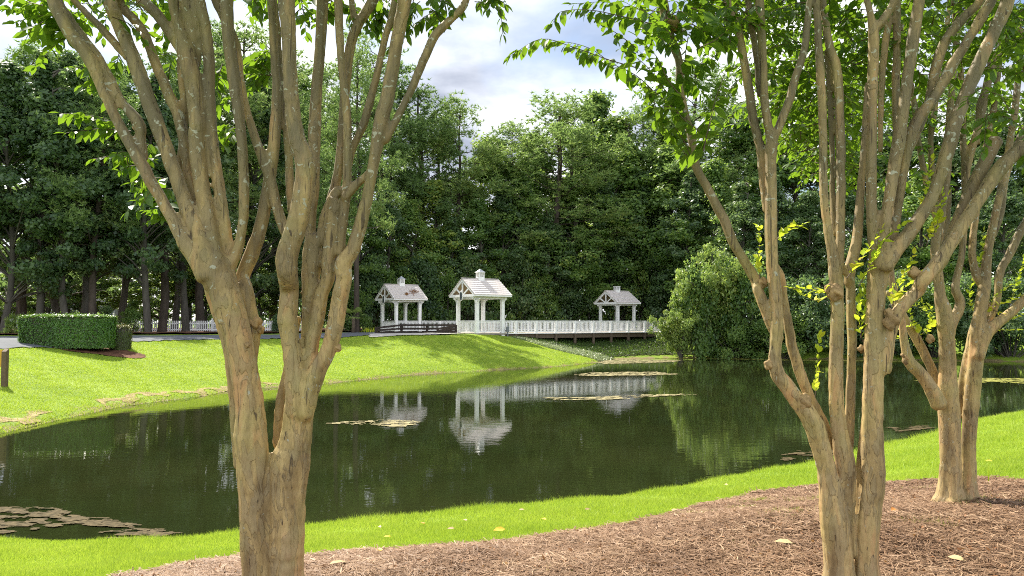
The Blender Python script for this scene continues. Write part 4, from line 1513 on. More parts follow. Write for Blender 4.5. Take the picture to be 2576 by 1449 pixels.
algae('algae_mat', [(1600, 900), (1850, 899), (2000, 902), (2200, 904), (2450, 907), (2480, 911), (2200, 910), (2000, 908), (1850, 905), (1700, 903)], M['algae_green'], 'yellow-green scum strip along the far right shore', 0.3)
algae('algae_mat', [(2270, 957), (2400, 950), (2650, 952), (2650, 972), (2500, 962), (2400, 966)], M['algae_green'], 'yellow-green scum patch on open water right of the farthest trunk', 0.5)
algae('algae_mat', [(1920, 1140), (2000, 1132), (2050, 1135), (2120, 1130), (2080, 1160), (2030, 1166), (1930, 1175)], M['algae_dark'], 'dark sunken weed at the near shore left of the forked trunk', 0.35)
algae('algae_mat', [(2235, 1078), (2300, 1068), (2370, 1070), (2330, 1084), (2250, 1092)], M['algae_dark'], 'dark weed at the near shore between the two right trunks', 0.35)


# ------------------------------------------------------------------ near grass, straw and litter
def blades(P, hgt, wid, lean=0.45):
    n = len(P)
    a = rng.uniform(0, 6.2832, n)
    side = np.column_stack([np.cos(a), np.sin(a), 0 * a])
    d = np.column_stack([rng.normal(size=n) * lean, rng.normal(size=n) * lean, np.ones(n)])
    tipp = P + d * hgt[:, None]
    w = side * wid[:, None] * 0.5
    V = np.stack([P - w, P + w, tipp], 1).reshape(-1, 3)
    return V, np.arange(n * 3).reshape(-1, 3)


def near_grass():
    n = 1500000
    # denser near the camera
    Y = 5.0 * (28 / 5.0) ** rng.random(n)
    X = rng.uniform(-0.72, 0.74, n) * Y + rng.uniform(-0.3, 0.3, n)
    P = np.column_stack([X, Y])
    dn, df, ins = shore(P)
    keep = (~ins) & (dn < df)
    nz = 0.09 * (np.sin(X * 3.1) + np.sin(X * 7.7 + Y * 3))
    q = P + np.column_stack([0 * nz, nz - 0.02])
    inm = in_poly(q, MULCH)
    # thin tongues of grass creep into the bed
    patch = (np.sin(X * 2.1 + 1) * np.sin(Y * 2.7 + X) > 0.86) & (Y > 5.6) & (X > 1.4) & (rng.random(n) < 0.35)
    keep &= (~inm) | patch
    P = P[keep]
    k = min(len(P), 420000)
    P = P[:k]
    z = height(P)
    Y = P[:, 1]
    for u, v, c in ((1948, 1300, 240), (1965, 1312, 160), (2035, 1330, 140), (2000, 1296, 120), (1880, 1288, 200), (1905, 1268, 200), (1380, 1440, 30), (2470, 1262, 60), (2440, 1280, 40), (2090, 1285, 60)):
        g = ground_at(u, v)
        q = np.column_stack([g[0] + rng.normal(size=c) * 0.11, g[1] + rng.normal(size=c) * 0.10])
        P = np.vstack([P, q]); z = np.concatenate([z, height(q) + 0.02])
    k = len(P); Y = P[:, 1]
    edge = np.minimum(1.0, np.abs(z - WZ) / 0.22)
    tall = (1.0 + 1.1 * (1 - edge) * rng.random(k)) * (0.85 + 0.4 * np.sin(P[:, 0] * 2.3) * np.sin(P[:, 1] * 1.9 + P[:, 0]))
    V, Fc = blades(np.column_stack([P, z - 0.005]), rng.uniform(0.030, 0.075, k) * (0.75 + Y / 30) * tall, 0.0035 + Y * 0.00045)
    tag(link('grass', arr_mesh('grass', V, Fc, M['blade'])), 'short bright green grass on the near bank', 'grass', kind='stuff')


near_grass()


def far_grass():
    n = 700000
    Y = 20 + 42 * rng.random(n) ** 0.9
    X = rng.uniform(-0.70, 0.15, n) * Y
    P = np.column_stack([X, Y])
    dn, df, ins = shore(P)
    keep = (~ins) & (df < dn)
    P = P[keep]
    h = height(P)
    keep = (h < 0.585) & ~in_poly(P, np.array(cover_poly)) & ~in_poly(P, np.array(RN + [loc2(-3.0, 3.2), br0, br1] + RF))
    hx = (P[:, 0] - hedge_c[0] - 0.45) / 2.75; hy = (P[:, 1] - hedge_c[1]) / 1.25
    keep &= hx * hx + hy * hy > 1
    for q in BAREW: keep &= ~(in_poly(P, q) & (rng.random(len(P)) < 0.6))
    P = P[keep][:190000]; h = h[keep][:190000]
    k = len(P)
    V, Fc = blades(np.column_stack([P, h - 0.01]), rng.uniform(0.03, 0.09, k), 0.010 + P[:, 1] * 0.0005, 0.6)
    tag(link('lawn_grass', arr_mesh('lawn_grass', V, Fc, M['blade'])), 'bright green mown grass on the far lawn across the pond', 'grass', kind='stuff')


far_grass()


def pine_straw():
    n = 420000
    Y = 4.2 * (12.5 / 4.2) ** rng.random(n)
    X = rng.uniform(-0.5, 0.72, n) * Y
    P = np.column_stack([X, Y])
    P = P[in_poly(P + np.column_stack([0 * X, 0.05 * np.sin(X * 5)]), MULCH)][:160000]
    k = len(P)
    z = height(P) + 0.022 + rng.random(k) ** 2 * 0.035
    a = rng.normal(size=k) * 0.9 + 0.3 * np.sin(P[:, 0] * 3) + np.where(rng.random(k) < 0.3, 1.5, 0)
    d = np.column_stack([np.cos(a), np.sin(a), rng.normal(size=k) * 0.18])
    s = np.column_stack([-np.sin(a), np.cos(a), rng.normal(size=k) * 0.3])
    ln = rng.uniform(0.05, 0.17, k)[:, None]
    w = (0.0016 + rng.random(k)[:, None] * 0.0022) * s * (P[:, 1] / 5)[:, None]
    c = np.column_stack([P, z])
    bend = np.column_stack([-np.sin(a), np.cos(a), 0 * a]) * rng.normal(size=k)[:, None] * 0.02
    V = np.stack([c - d * ln / 2 - w, c - d * ln / 2 + w, c + bend + w, c + bend - w, c + d * ln / 2], 1).reshape(-1, 3)
    b5 = (np.arange(k) * 5)[:, None]
    F4 = b5 + np.array([[0, 1, 2, 3]]); F3 = b5 + np.array([[3, 2, 4]])
    tag(link('pine_straw', arr_mesh('pine_straw', V, [F4, F3], M['straw'])), 'brown pine straw spread over the bed around the trunks', 'pine straw', kind='stuff')
    # bits of dry leaf and bark
    m = 2600
    Pm = P[rng.choice(k, m, replace=False)]
    z = height(Pm) + 0.045
    V, Fc = leaves_mesh(np.column_stack([Pm, z]), np.column_stack([rng.normal(size=(m, 2)), rng.normal(size=m) * 0.35]), np.column_stack([rng.normal(size=(m, 2)) * 0.6, np.ones(m)]),
                        rng.uniform(0.018, 0.05, m), rng.uniform(0.008, 0.024, m))
    tag(link('leaf_litter', arr_mesh('leaf_litter', V, Fc, M['litter'])), 'small dry brown leaf and bark bits mixed through the pine straw', 'leaf litter', kind='stuff')


pine_straw()


def fallen_leaf(u, v, m, label, size=0.075):
    p = ground_at(u, v)
    a = random.uniform(0, 6.28)
    V, Fc = leaves_mesh(np.zeros((1, 3)), np.array([[math.cos(a), math.sin(a), 0.05]]), np.array([[random.uniform(-.4, .4), random.uniform(-.6, 0), 1.0]]), np.array([size]), np.array([size * 0.62]))
    V[:, 2] += 0.0
    # give the curled leaf a little thickness
    V2 = V.copy(); V2[:, 2] -= 0.0015
    F2 = Fc[:, ::-1] + len(V)
    o = link('fallen_leaf', arr_mesh('fallen_leaf', np.vstack([V, V2]), np.vstack([Fc, F2]), M[m], True), None, (p[0], p[1], p[2] + 0.06))
    tag(o, label, 'fallen leaf', 'fallen leaves on the grass and straw')


fallen_leaf(1068, 1329, 'leaf_orange', 'orange fallen leaf on the grass, right of the left trunk')
fallen_leaf(953, 1335, 'leaf_tan', 'tan fallen leaf on the grass, nearest the left trunk')
fallen_leaf(1143, 1343, 'leaf_tan', 'tan fallen leaf on the grass, just below the double tan pair')
fallen_leaf(1173, 1322, 'leaf_tan', 'pale tan fallen leaf high on the grass right of the orange leaf', 0.09)
fallen_leaf(1271, 1347, 'leaf_yellow', 'largest yellow fallen leaf, in the middle of the near grass strip', 0.12)
fallen_leaf(1373, 1322, 'leaf_yellow', 'yellow fallen leaf on the grass, right of the largest yellow leaf', 0.09)
fallen_leaf(966, 1365, 'leaf_yellow', 'small yellow fallen leaf on the grass, nearest the straw bed edge')
fallen_leaf(1306, 1293, 'leaf_tan', 'small tan fallen leaf close to the near shore, left of centre strip')
fallen_leaf(1471, 1293, 'leaf_tan', 'tan fallen leaf on the grass midway between the two front trees')
fallen_leaf(1691, 1300, 'leaf_tan', 'long tan fallen leaf at the straw bed edge left of the forked trunk', 0.13)
fallen_leaf(1823, 1227, 'leaf_tan', 'tan fallen leaf on the grass close behind the bed at right')
fallen_leaf(946, 1402, 'leaf_yellow', 'small yellow fallen leaf lying on the straw bed edge')
fallen_leaf(828, 1444, 'leaf_tan', 'large pale curled leaf at the bottom edge right of the left trunk', 0.13)
fallen_leaf(1995, 1390, 'leaf_tan', 'pale split leaf on the straw left of the forked trunk', 0.13)
fallen_leaf(2252, 1298, 'leaf_orange', 'orange fallen leaf on the straw between the two right trunks', 0.09)
fallen_leaf(2385, 1425, 'leaf_tan', 'large tan leaf on the straw at the bottom right', 0.11)
fallen_leaf(2497, 1170, 'leaf_yellow', 'yellow fallen leaf on the grass right of the farthest trunk', 0.09)

pg = ground_at(2487, 1226)
mb = MB().tube([(0, 0, -0.02), (0.003, 0, 0.12), (0.0, 0, 0.26)], [0.007, 0.006, 0.002], 6)
o = mb.build('green_shoot', M['shoot'], None, True)
o.location = pg
tag(o, 'single thin upright green shoot in the straw right of the farthest trunk', 'plant')

# ------------------------------------------------------------------ crape myrtles
# stems are drawn as (u, v, width in picture pixels, depth offset in metres)


def build_crape(name, label, base_uv, Yb, stems, burls, voxel, sm_it, seed):
    g = ground_at(*base_uv) if not isinstance(base_uv, np.ndarray) else base_uv
    root = empty(name, (g[0], g[1], g[2]))
    tag(root, label, 'tree', 'crape myrtles on the near bank')
    org = np.array(g)
    mb = MB()
    r = np.random.default_rng(seed)
    for st in stems:
        st = np.array([(s if len(s) == 4 else (*s, 0.0)) for s in st], float)
        q = smooth_path(st, 5)
        pts = np.array([at(u, v, Yb + dy) for u, v, w, dy in q])
        rad = np.array([max(0.006, w * 0.44 * (Yb + dy) / F) for u, v, w, dy in q])
        rad = rad * (1 + 0.012 * r.normal(size=len(rad)))
        pts = pts + r.normal(size=pts.shape) * 0.0012 - org
        # knobs: ends are closed with a short rounding ring
        t0 = pts[0] - (pts[1] - pts[0]) / (np.linalg.norm(pts[1] - pts[0]) + 1e-9) * rad[0] * 0.5
        t1 = pts[-1] + (pts[-1] - pts[-2]) / (np.linalg.norm(pts[-1] - pts[-2]) + 1e-9) * rad[-1] * 0.5
        pts = np.vstack([t0, pts, t1]); rad = np.concatenate([[rad[0] * 0.6], rad, [rad[-1] * 0.6]])
        mb.tube(pts, rad, 12)
    me = bpy.data.meshes.new('stems_raw')
    me.from_pydata(mb.v, [], mb.f)
    tmp = bpy.data.objects.new('stems_raw', me)
    C.objects.link(tmp)
    rm = tmp.modifiers.new('r', 'REMESH'); rm.mode = 'VOXEL'; rm.voxel_size = voxel
    s = tmp.modifiers.new('s', 'SMOOTH'); s.factor = 0.5; s.iterations = sm_it
    dg = bpy.context.evaluated_depsgraph_get()
    dg.update()
    ev = tmp.evaluated_get(dg)
    me2 = bpy.data.meshes.new_from_object(ev)
    C.objects.unlink(tmp)
    bpy.data.objects.remove(tmp)
    n = len(me2.vertices)
    co = np.empty(n * 3, np.float32); me2.vertices.foreach_get('co', co); co = co.reshape(-1, 3).astype(float)
    no = np.empty(n * 3, np.float32); me2.vertices.foreach_get('normal', no); no = no.reshape(-1, 3)
    # low fluting and muscle of the wood
    x, y, z = co.T
    ang = np.arctan2(no[:, 1], no[:, 0])
    low = np.exp(-np.maximum(0, z) / 0.9)
    disp = 0.7 * 0.006 * np.sin(ang * 5 + 1.3 * np.sin(z * 2.1) + seed) * (0.35 + low) + 0.003 * np.sin(z * 3.2 + x * 22 + seed) * np.sin(y * 19 + z * 2.1) + 0.002 * np.sin(z * 6 + 31 * x) * np.sin(x * 37 - z * 4 + y * 23)
    # flare at the root
    flare = 0.05 * np.exp(-np.maximum(0, z) / 0.07) * (0.6 + 0.4 * np.sin(ang * 4 + seed))
    nh = no.copy(); nh[:, 2] = 0
    co = co + no * disp[:, None] + nh * flare[:, None]
    me2.vertices.foreach_set('co', co.astype(np.float32).ravel())
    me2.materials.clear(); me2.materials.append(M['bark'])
    me2.polygons.foreach_set('use_smooth', np.ones(len(me2.polygons), bool))
    me2.update()
    me2.name = 'trunk'
    link('trunk', me2, root)
    for (u, v, w, dy) in burls:
        c = at(u, v, Yb + dy) - org
        rr = w / 2 * (Yb + dy) / F
        bm = bmesh.new()
        bmesh.ops.create_icosphere(bm, subdivisions=4, radius=1)
        s0 = random.uniform(0, 9)
        for vv in bm.verts:
            p = vv.co
            f = 1 + 0.22 * math.sin(p.x * 3.1 + s0) * math.sin(p.y * 3.7 + s0) + 0.12 * math.sin(p.z * 4.3 + p.x * 4 + s0) + 0.06 * math.sin(p.y * 9 + s0) * math.sin(p.z * 8 + p.x * 7)
            vv.co = Vector(c) + p * (rr * f)
        mm = bpy.data.meshes.new('burl'); bm.to_mesh(mm); bm.free()
        for pl in mm.polygons: pl.use_smooth = True
        mm.materials.append(M['burl'])
        link('burl', mm, root)
    return root, org


class Foliage:
    def __init__(s, seed):
        s.r = np.random.default_rng(seed); s.pos = []; s.d = []; s.n = []; s.L = []; s.tw = []

    def spray(s, pts, step=0.03, size=0.075, droop=0.5, start=0.0, tr=0.0035):
        """leaves in two rows along a twig (world points)"""
        r = s.r
        pts = smooth_path(np.asarray(pts, float), 4)
        seg = np.linalg.norm(np.diff(pts, axis=0), axis=1)
        cum = np.concatenate([[0], np.cumsum(seg)])
        tot = cum[-1]
        s.tw.append((pts, np.linspace(tr, tr * 0.35, len(pts))))
        t = start * tot + step
        k = 0
        while t < tot:
            p = np.array([np.interp(t, cum, pts[:, i]) for i in range(3)])
            q = np.array([np.interp(min(t + 0.02, tot), cum, pts[:, i]) for i in range(3)]) - np.array([np.interp(max(t - 0.02, 0), cum, pts[:, i]) for i in range(3)])
            q = q / (np.linalg.norm(q) + 1e-9)
            side = np.cross(q, [0, 0, 1.0]); side /= np.linalg.norm(side) + 1e-6
            sg = 1 if k % 2 else -1
            d = side * sg * r.uniform(0.5, 1.0) + q * r.uniform(0.2, 0.7) + np.array([0, 0, -droop * r.uniform(0.3, 1.5)]) + r.normal(size=3) * 0.2
            s.pos.append(p); s.d.append(d)
            s.n.append(np.array([0, 0, 1.0]) + q * 0.3 + r.normal(size=3) * 0.45)
            s.L.append(size * r.uniform(0.5, 1.25) * (1 - 0.35 * (t / tot)))
            t += step * r.uniform(0.6, 1.4); k += 1
        d = pts[-1] - pts[-2]
        s.pos.append(pts[-1]); s.d.append(d + r.normal(size=3) * 0.01); s.n.append(np.array([0, 0, 1.0])); s.L.append(size * 0.6)

    def fill(s, n, ur, vr, yr, size=0.075, ln=(0.25, 0.6), step=0.028, droop=0.5):
        for i in range(n):
            Y = s.r.uniform(*yr)
            p = at(s.r.uniform(*ur), s.r.uniform(*vr), Y)
            d = s.r.normal(size=3) * np.array([1, 1, 0.45]); d /= np.linalg.norm(d)
            L = s.r.uniform(*ln)
            s.spray([p, p + d * L * 0.5 + [0, 0, 0.03], p + d * L + [0, 0, -0.10 * L]], step, size, droop)

    def volume(s, n, c, rad, size=0.08, zmin=None):
        for i in range(n):
            g = s.r.normal(size=3); g /= np.linalg.norm(g); g *= s.r.random() ** 0.4
            p = np.array(c) + g * np.array(rad)
            if zmin is not None and p[2] < zmin: continue
            d = g + s.r.normal(size=3) * 0.6; d /= np.linalg.norm(d)
            L = s.r.uniform(0.3, 0.6)
            s.spray([p, p + d * L * 0.5, p + d * L + [0, 0, -0.08]], 0.04, size, 0.4)

    def build(s, root, org, leafmat='crape', name='crown'):
        pos = np.array(s.pos) - org; n = len(pos)
        L = np.array(s.L)
        V, Fc = leaves_mesh(pos, np.array(s.d), np.array(s.n), L, L * s.r.uniform(0.50, 0.66, n))
        TV, TF, off = [], [], len(V)
        for p, rd in s.tw:
            v, f = tube_arr(p - org, rd, 4)
            TV.append(v); TF.append(f + off); off += len(v)
        TF = np.vstack(TF)
        link(name, arr_mesh(name, np.vstack([V] + TV), [Fc, TF], [M[leafmat], M['twig']], True, np.concatenate([np.zeros(len(Fc)), np.ones(len(TF))])), root)


def A(pts, dx=0.0, dy=0.0, y=None):
    """traced crop points at half scale -> picture points"""
    return [(dx + 0.5 * p[0], dy + 0.5 * p[1], 0.5 * p[2], (p[3] if len(p) > 3 else 0.0) if y is None else (y + (p[3] if len(p) > 3 else 0.0))) for p in pts]


# --- left tree
Y1 = 4.6
a1 = lambda p, y=None: A(p, 0, 0, y)             # crop of the top left
a2 = lambda p, y=None: A(p, 639, 0, y)           # crop of the top middle
a5 = lambda p, y=None: A(p, 0, 724.6, y)         # crop of the bottom left
T1 = [
    # two fused trunk columns
    a5([(1285, 1640, 210), (1287, 1449, 150), (1285, 1300, 165), (1285, 1150, 175), (1280, 1000, 185), (1270, 860, 190), (1262, 740, 190), (1262, 640, 165), (1246, 520, 158), (1222, 380, 156), (1200, 250, 158), (1160, 120, 172), (1125, 0, 178), (1110, -60, 176)]),
    a5([(1440, 1640, 240), (1435, 1449, 205), (1440, 1300, 205), (1445, 1150, 205), (1445, 1000, 215), (1460, 880, 225), (1478, 800, 190), (1492, 720, 175), (1506, 600, 172), (1512, 520, 160), (1508, 440, 120), (1490, 380, 90)], 0.02),
    a5([(1370, 1640, 150), (1365, 1449, 120), (1365, 1200, 125), (1370, 1000, 135), (1385, 860, 120)], 0.085),
    # flute on the left flank
    a5([(1205, 900, 60), (1190, 750, 60), (1185, 600, 60), (1170, 450, 60), (1150, 320, 60), (1110, 170, 60), (1065, 40, 60), (1040, -60, 60)], 0.06),
    # behind the crotch
    a5([(1400, 790, 60), (1400, 680, 52), (1412, 560, 48), (1432, 470, 46), (1455, 360, 46), (1480, 250, 44), (1500, 150, 40)], 0.13),
    # right trunk: big sinuous stem J
    a5([(1500, 640, 130), (1498, 520, 140), (1484, 400, 124), (1462, 270, 105), (1448, 170, 112), (1452, 60, 108), (1456, 0, 108)], -0.02) + a2([(170, 1380, 118), (165, 1300, 128), (195, 1190, 124), (225, 1080, 120), (245, 960, 116), (258, 860, 122), (250, 790, 118), (215, 690, 98), (195, 560, 90), (185, 420, 86), (180, 280, 86), (175, 150, 92), (168, 60, 98), (160, -60, 100), (150, -260, 90), (130, -500, 70)], -0.12),
    # right stem U / P
    a5([(1530, 640, 110), (1558, 520, 115), (1600, 410, 100), (1650, 310, 92), (1685, 190, 96), (1705, 70, 100)], -0.03) + a2([(452, 1400, 92), (448, 1330, 100), (492, 1260, 82), (530, 1150, 76), (560, 1030, 76), (588, 890, 70), (612, 750, 70), (640, 600, 84), (680, 450, 80), (718, 210, 78), (752, 40, 78), (770, -80, 76), (800, -300, 60), (830, -560, 46)], -0.05),
    # hub S and its stems
    a5([(1530, 600, 90), (1545, 470, 80), (1545, 340, 80), (1552, 200, 86), (1556, 60, 92)], 0.06) + a2([(285, 1380, 108), (292, 1280, 110), (300, 1200, 96)], 0.06),
    a2([(280, 1190, 66), (288, 1100, 56), (300, 900, 62), (300, 700, 68), (312, 500, 64), (338, 200, 66), (345, 0, 66), (350, -180, 60), (360, -480, 44)], 0.10),
    a2([(310, 1240, 60), (335, 1180, 52), (360, 1080, 62), (420, 960, 60), (470, 990, 44)], 0.05),
    a2([(372, 1060, 58), (410, 930, 56), (430, 830, 58), (442, 650, 56), (458, 440, 56), (482, 250, 60), (520, 130, 60), (590, 20, 60), (620, -60, 56), (690, -300, 46)], 0.14),
    a2([(518, 125, 44), (500, 80, 40), (490, 0, 38), (480, -150, 34)], 0.14),
    a2([(450, 1000, 44), (520, 925, 52), (580, 868, 50)], 0.0),
    a2([(432, 1280, 50), (450, 1100, 50), (464, 960, 52), (470, 800, 50), (468, 600, 48), (446, 400, 46), (432, 200, 46), (422, 0, 46), (410, -200, 40), (400, -450, 30)], 0.02),
    a2([(462, 900, 42), (500, 740, 44), (560, 600, 46), (612, 400, 46), (652, 220, 44), (690, 90, 42), (710, 0, 40), (760, -200, 34)], 0.10),
    a2([(655, 710, 52), (690, 650, 44), (722, 590, 44), (790, 450, 46), (850, 310, 50), (915, 175, 54), (1000, 90, 46), (1050, 40, 50), (1072, -10, 46), (1120, -120, 40), (1190, -320, 30)], -0.03),
    # pinkish branch T
    a5([(1555, 400, 90), (1575, 250, 74), (1600, 130, 80), (1618, 30, 82)], 0.02) + a2([(372, 1400, 84), (372, 1290, 80), (388, 1120, 66), (400, 1000, 56)], 0.02),
    # pinkish leaning stem L behind
    a5([(1255, 420, 80), (1272, 300, 66), (1280, 200, 70), (1262, 120, 72), (1238, 0, 78)], 0.10) + a1([(1218, 1400, 80), (1262, 1290, 84), (1308, 1150, 80), (1338, 980, 72), (1370, 800, 66), (1388, 600, 60), (1392, 440, 52), (1380, 250, 50), (1370, 0, 48), (1360, -200, 44)], 0.14),
    # dark vertical stem K
    a1([(1480, 1130, 44), (1465, 1000, 50), (1458, 900, 50), (1448, 700, 52), (1428, 500, 54), (1402, 350, 54), (1388, 180, 56), (1368, 0, 58), (1350, -200, 54), (1330, -480, 40)], 0.20),
    # dark crossing stem I
    a1([(1470, 1230, 56), (1425, 1140, 58), (1390, 1030, 58), (1350, 880, 60), (1290, 720, 56), (1245, 570, 50), (1212, 400, 44), (1185, 220, 48), (1125, 80, 60), (1090, 0, 62), (1050, -120, 56), (1010, -360, 44)], 0.12),
    # left main fan
    a1([(1100, 1440, 172), (1085, 1360, 180), (1070, 1290, 150)], 0.0),
    a1([(1030, 1400, 100), (985, 1310, 92), (930, 1220, 84), (860, 1090, 74), (768, 930, 68), (690, 790, 66), (595, 620, 66), (515, 440, 66), (448, 285, 78), (370, 190, 76), (305, 80, 76), (262, -20, 76), (220, -160, 70), (140, -420, 54)], -0.06),
    a1([(720, 800, 50), (708, 700, 50), (695, 620, 70), (612, 510, 50), (540, 370, 52), (475, 262, 50), (400, 165, 52), (345, 90, 56), (300, 20, 50), (240, -160, 44)], -0.02),
    a1([(1070, 1400, 120), (1036, 1270, 102), (985, 1150, 94), (930, 1020, 88), (880, 880, 86), (830, 730, 86), (762, 545, 88), (700, 370, 84), (640, 220, 80), (595, 110, 82), (545, -10, 84), (510, -120, 80), (440, -400, 60)], -0.03),
    a1([(640, 290, 44), (610, 255, 42), (540, 175, 42), (450, 80, 42), (370, -5, 42), (290, -150, 36)], 0.02),
    a1([(1010, 1150, 60), (968, 960, 56), (945, 860, 56), (922, 700, 60), (892, 565, 62), (850, 480, 58), (800, 365, 56), (748, 225, 56), (700, 130, 56), (625, 45, 56), (590, -40, 50), (520, -260, 40)], 0.06),
    a1([(1095, 1360, 120), (1065, 1180, 96), (1042, 1070, 88), (1015, 940, 86), (995, 780, 92), (992, 600, 96), (972, 420, 100), (935, 260, 104), (900, 130, 70), (872, 0, 68), (850, -150, 64), (800, -450, 48)], 0.0),
    a1([(975, 330, 80), (962, 150, 88), (935, 0, 88), (915, -150, 80), (890, -480, 56)], 0.05),
    a1([(945, 270, 60), (905, 245, 56), (858, 170, 58), (790, 70, 60), (705, -5, 60), (620, -120, 52), (480, -320, 38)], 0.0),
    a1([(1160, 1330, 66), (1150, 1240, 64), (1130, 1120, 66), (1108, 990, 66), (1080, 800, 66), (1060, 620, 66), (1050, 450, 62), (1050, 300, 62), (1030, 130, 66), (1000, 0, 64), (980, -150, 58), (950, -450, 42)], 0.05),
    a1([(900, 860, 40), (920, 700, 44), (935, 560, 50), (920, 420, 50), (910, 300, 50)], 0.10),
    a1([(1120, 1420, 110), (1155, 1340, 80), (1190, 1270, 64), (1216, 1150, 58), (1226, 1000, 58), (1221, 800, 60), (1206, 620, 64), (1182, 430, 72), (1152, 200, 76), (1142, 0, 78), (1140, -150, 70), (1150, -450, 50)], 0.03),
]
t1_base = np.array([*at(688, 1500, Y1)[:2], 0.0]); t1_base[2] = hz1(*t1_base[:2])
r1, o1 = build_crape('crape_myrtle', 'large many-stemmed crape myrtle at left, its stout fluted trunk split low above a deep crotch', t1_base, Y1, T1,
                     [(640, 815, 36, 0.09), (652, 830, 22, 0.09), (850, 875, 20, -0.03), (346, 322, 22, -0.02), (622, 868, 14, -0.06)], 0.0105, 3, 1)
f1 = Foliage(11)
for (u0, v0, u1, v1, dy) in [(330, 330, 165, 335, 0.3), (300, 315, 200, 290, 0.35), (340, 400, 235, 400, 0.35), (360, 420, 300, 430, 0.4), (420, 450, 330, 460, 0.4), (420, 500, 350, 505, 0.45), (430, 540, 370, 530, 0.4), (260, 190, 190, 170, 0.3), (270, 240, 205, 215, 0.3),
                            (400, 360, 360, 420, 0.4), (390, 470, 345, 480, 0.45), (430, 150, 420, 230, 0.5), (300, 130, 290, 200, 0.4), (560, 160, 545, 230, 0.5), (680, 130, 625, 150, 0.6), (690, 150, 610, 165, 0.6), (690, 200, 640, 150, 0.6), (690, 190, 545, 200, 0.5), (580, 310, 545, 350, 0.4), (600, 330, 560, 370, 0.4),
                            (180, 45, 5, 20, 0.1), (140, 40, 30, 60, 0.1), (200, 60, 70, 70, 0.15), (190, 80, 85, 100, 0.1), (440, 40, 420, 110, 0.4), (620, 0, 650, 45, 0.4), (700, 10, 680, 40, 0.4), (660, -10, 630, 40, 0.4), (760, 20, 720, 70, 0.4), (850, 0, 800, 60, 0.4), (830, 20, 770, 50, 0.3),
                            (930, 0, 960, 80, 0.3), (980, 0, 950, 70, 0.3), (1000, 10, 1010, 70, 0.2), (1040, 0, 1030, 80, 0.3), (1080, 20, 1110, 60, 0.1), (1110, 0, 1150, 30, 0.1), (1120, 10, 1090, 70, 0.1), (1200, -20, 1270, 10, 0.0), (1240, -30, 1230, 22, 0.0), (880, 10, 900, 70, 0.3)]:
    a = at(u0, v0, Y1 + dy); c = at(u1, v1, Y1 + dy + random.uniform(-0.15, 0.15))
    f1.spray([a, (a + c) / 2 + np.array([0, 0, 0.02]), c], 0.018, 0.115, 0.7)
    for _ in range(1):
        j = rng.normal(size=3) * 0.06; c2 = c + rng.normal(size=3) * 0.10
        f1.spray([a + j, (a + c2) / 2 + np.array([0, 0, 0.03]), c2], 0.022, 0.11, 0.7)
f1.fill(46, (60, 420), (-60, 60), (4.4, 5.2), 0.11, (0.15, 0.3))
f1.fill(26, (600, 1150), (-80, 10), (4.5, 5.2), 0.11, (0.12, 0.25))
f1.volume(520, at(800, -760, Y1 - 0.3), (1.5, 1.3, 0.9), 0.10, 3.8)
f1.build(r1, o1)

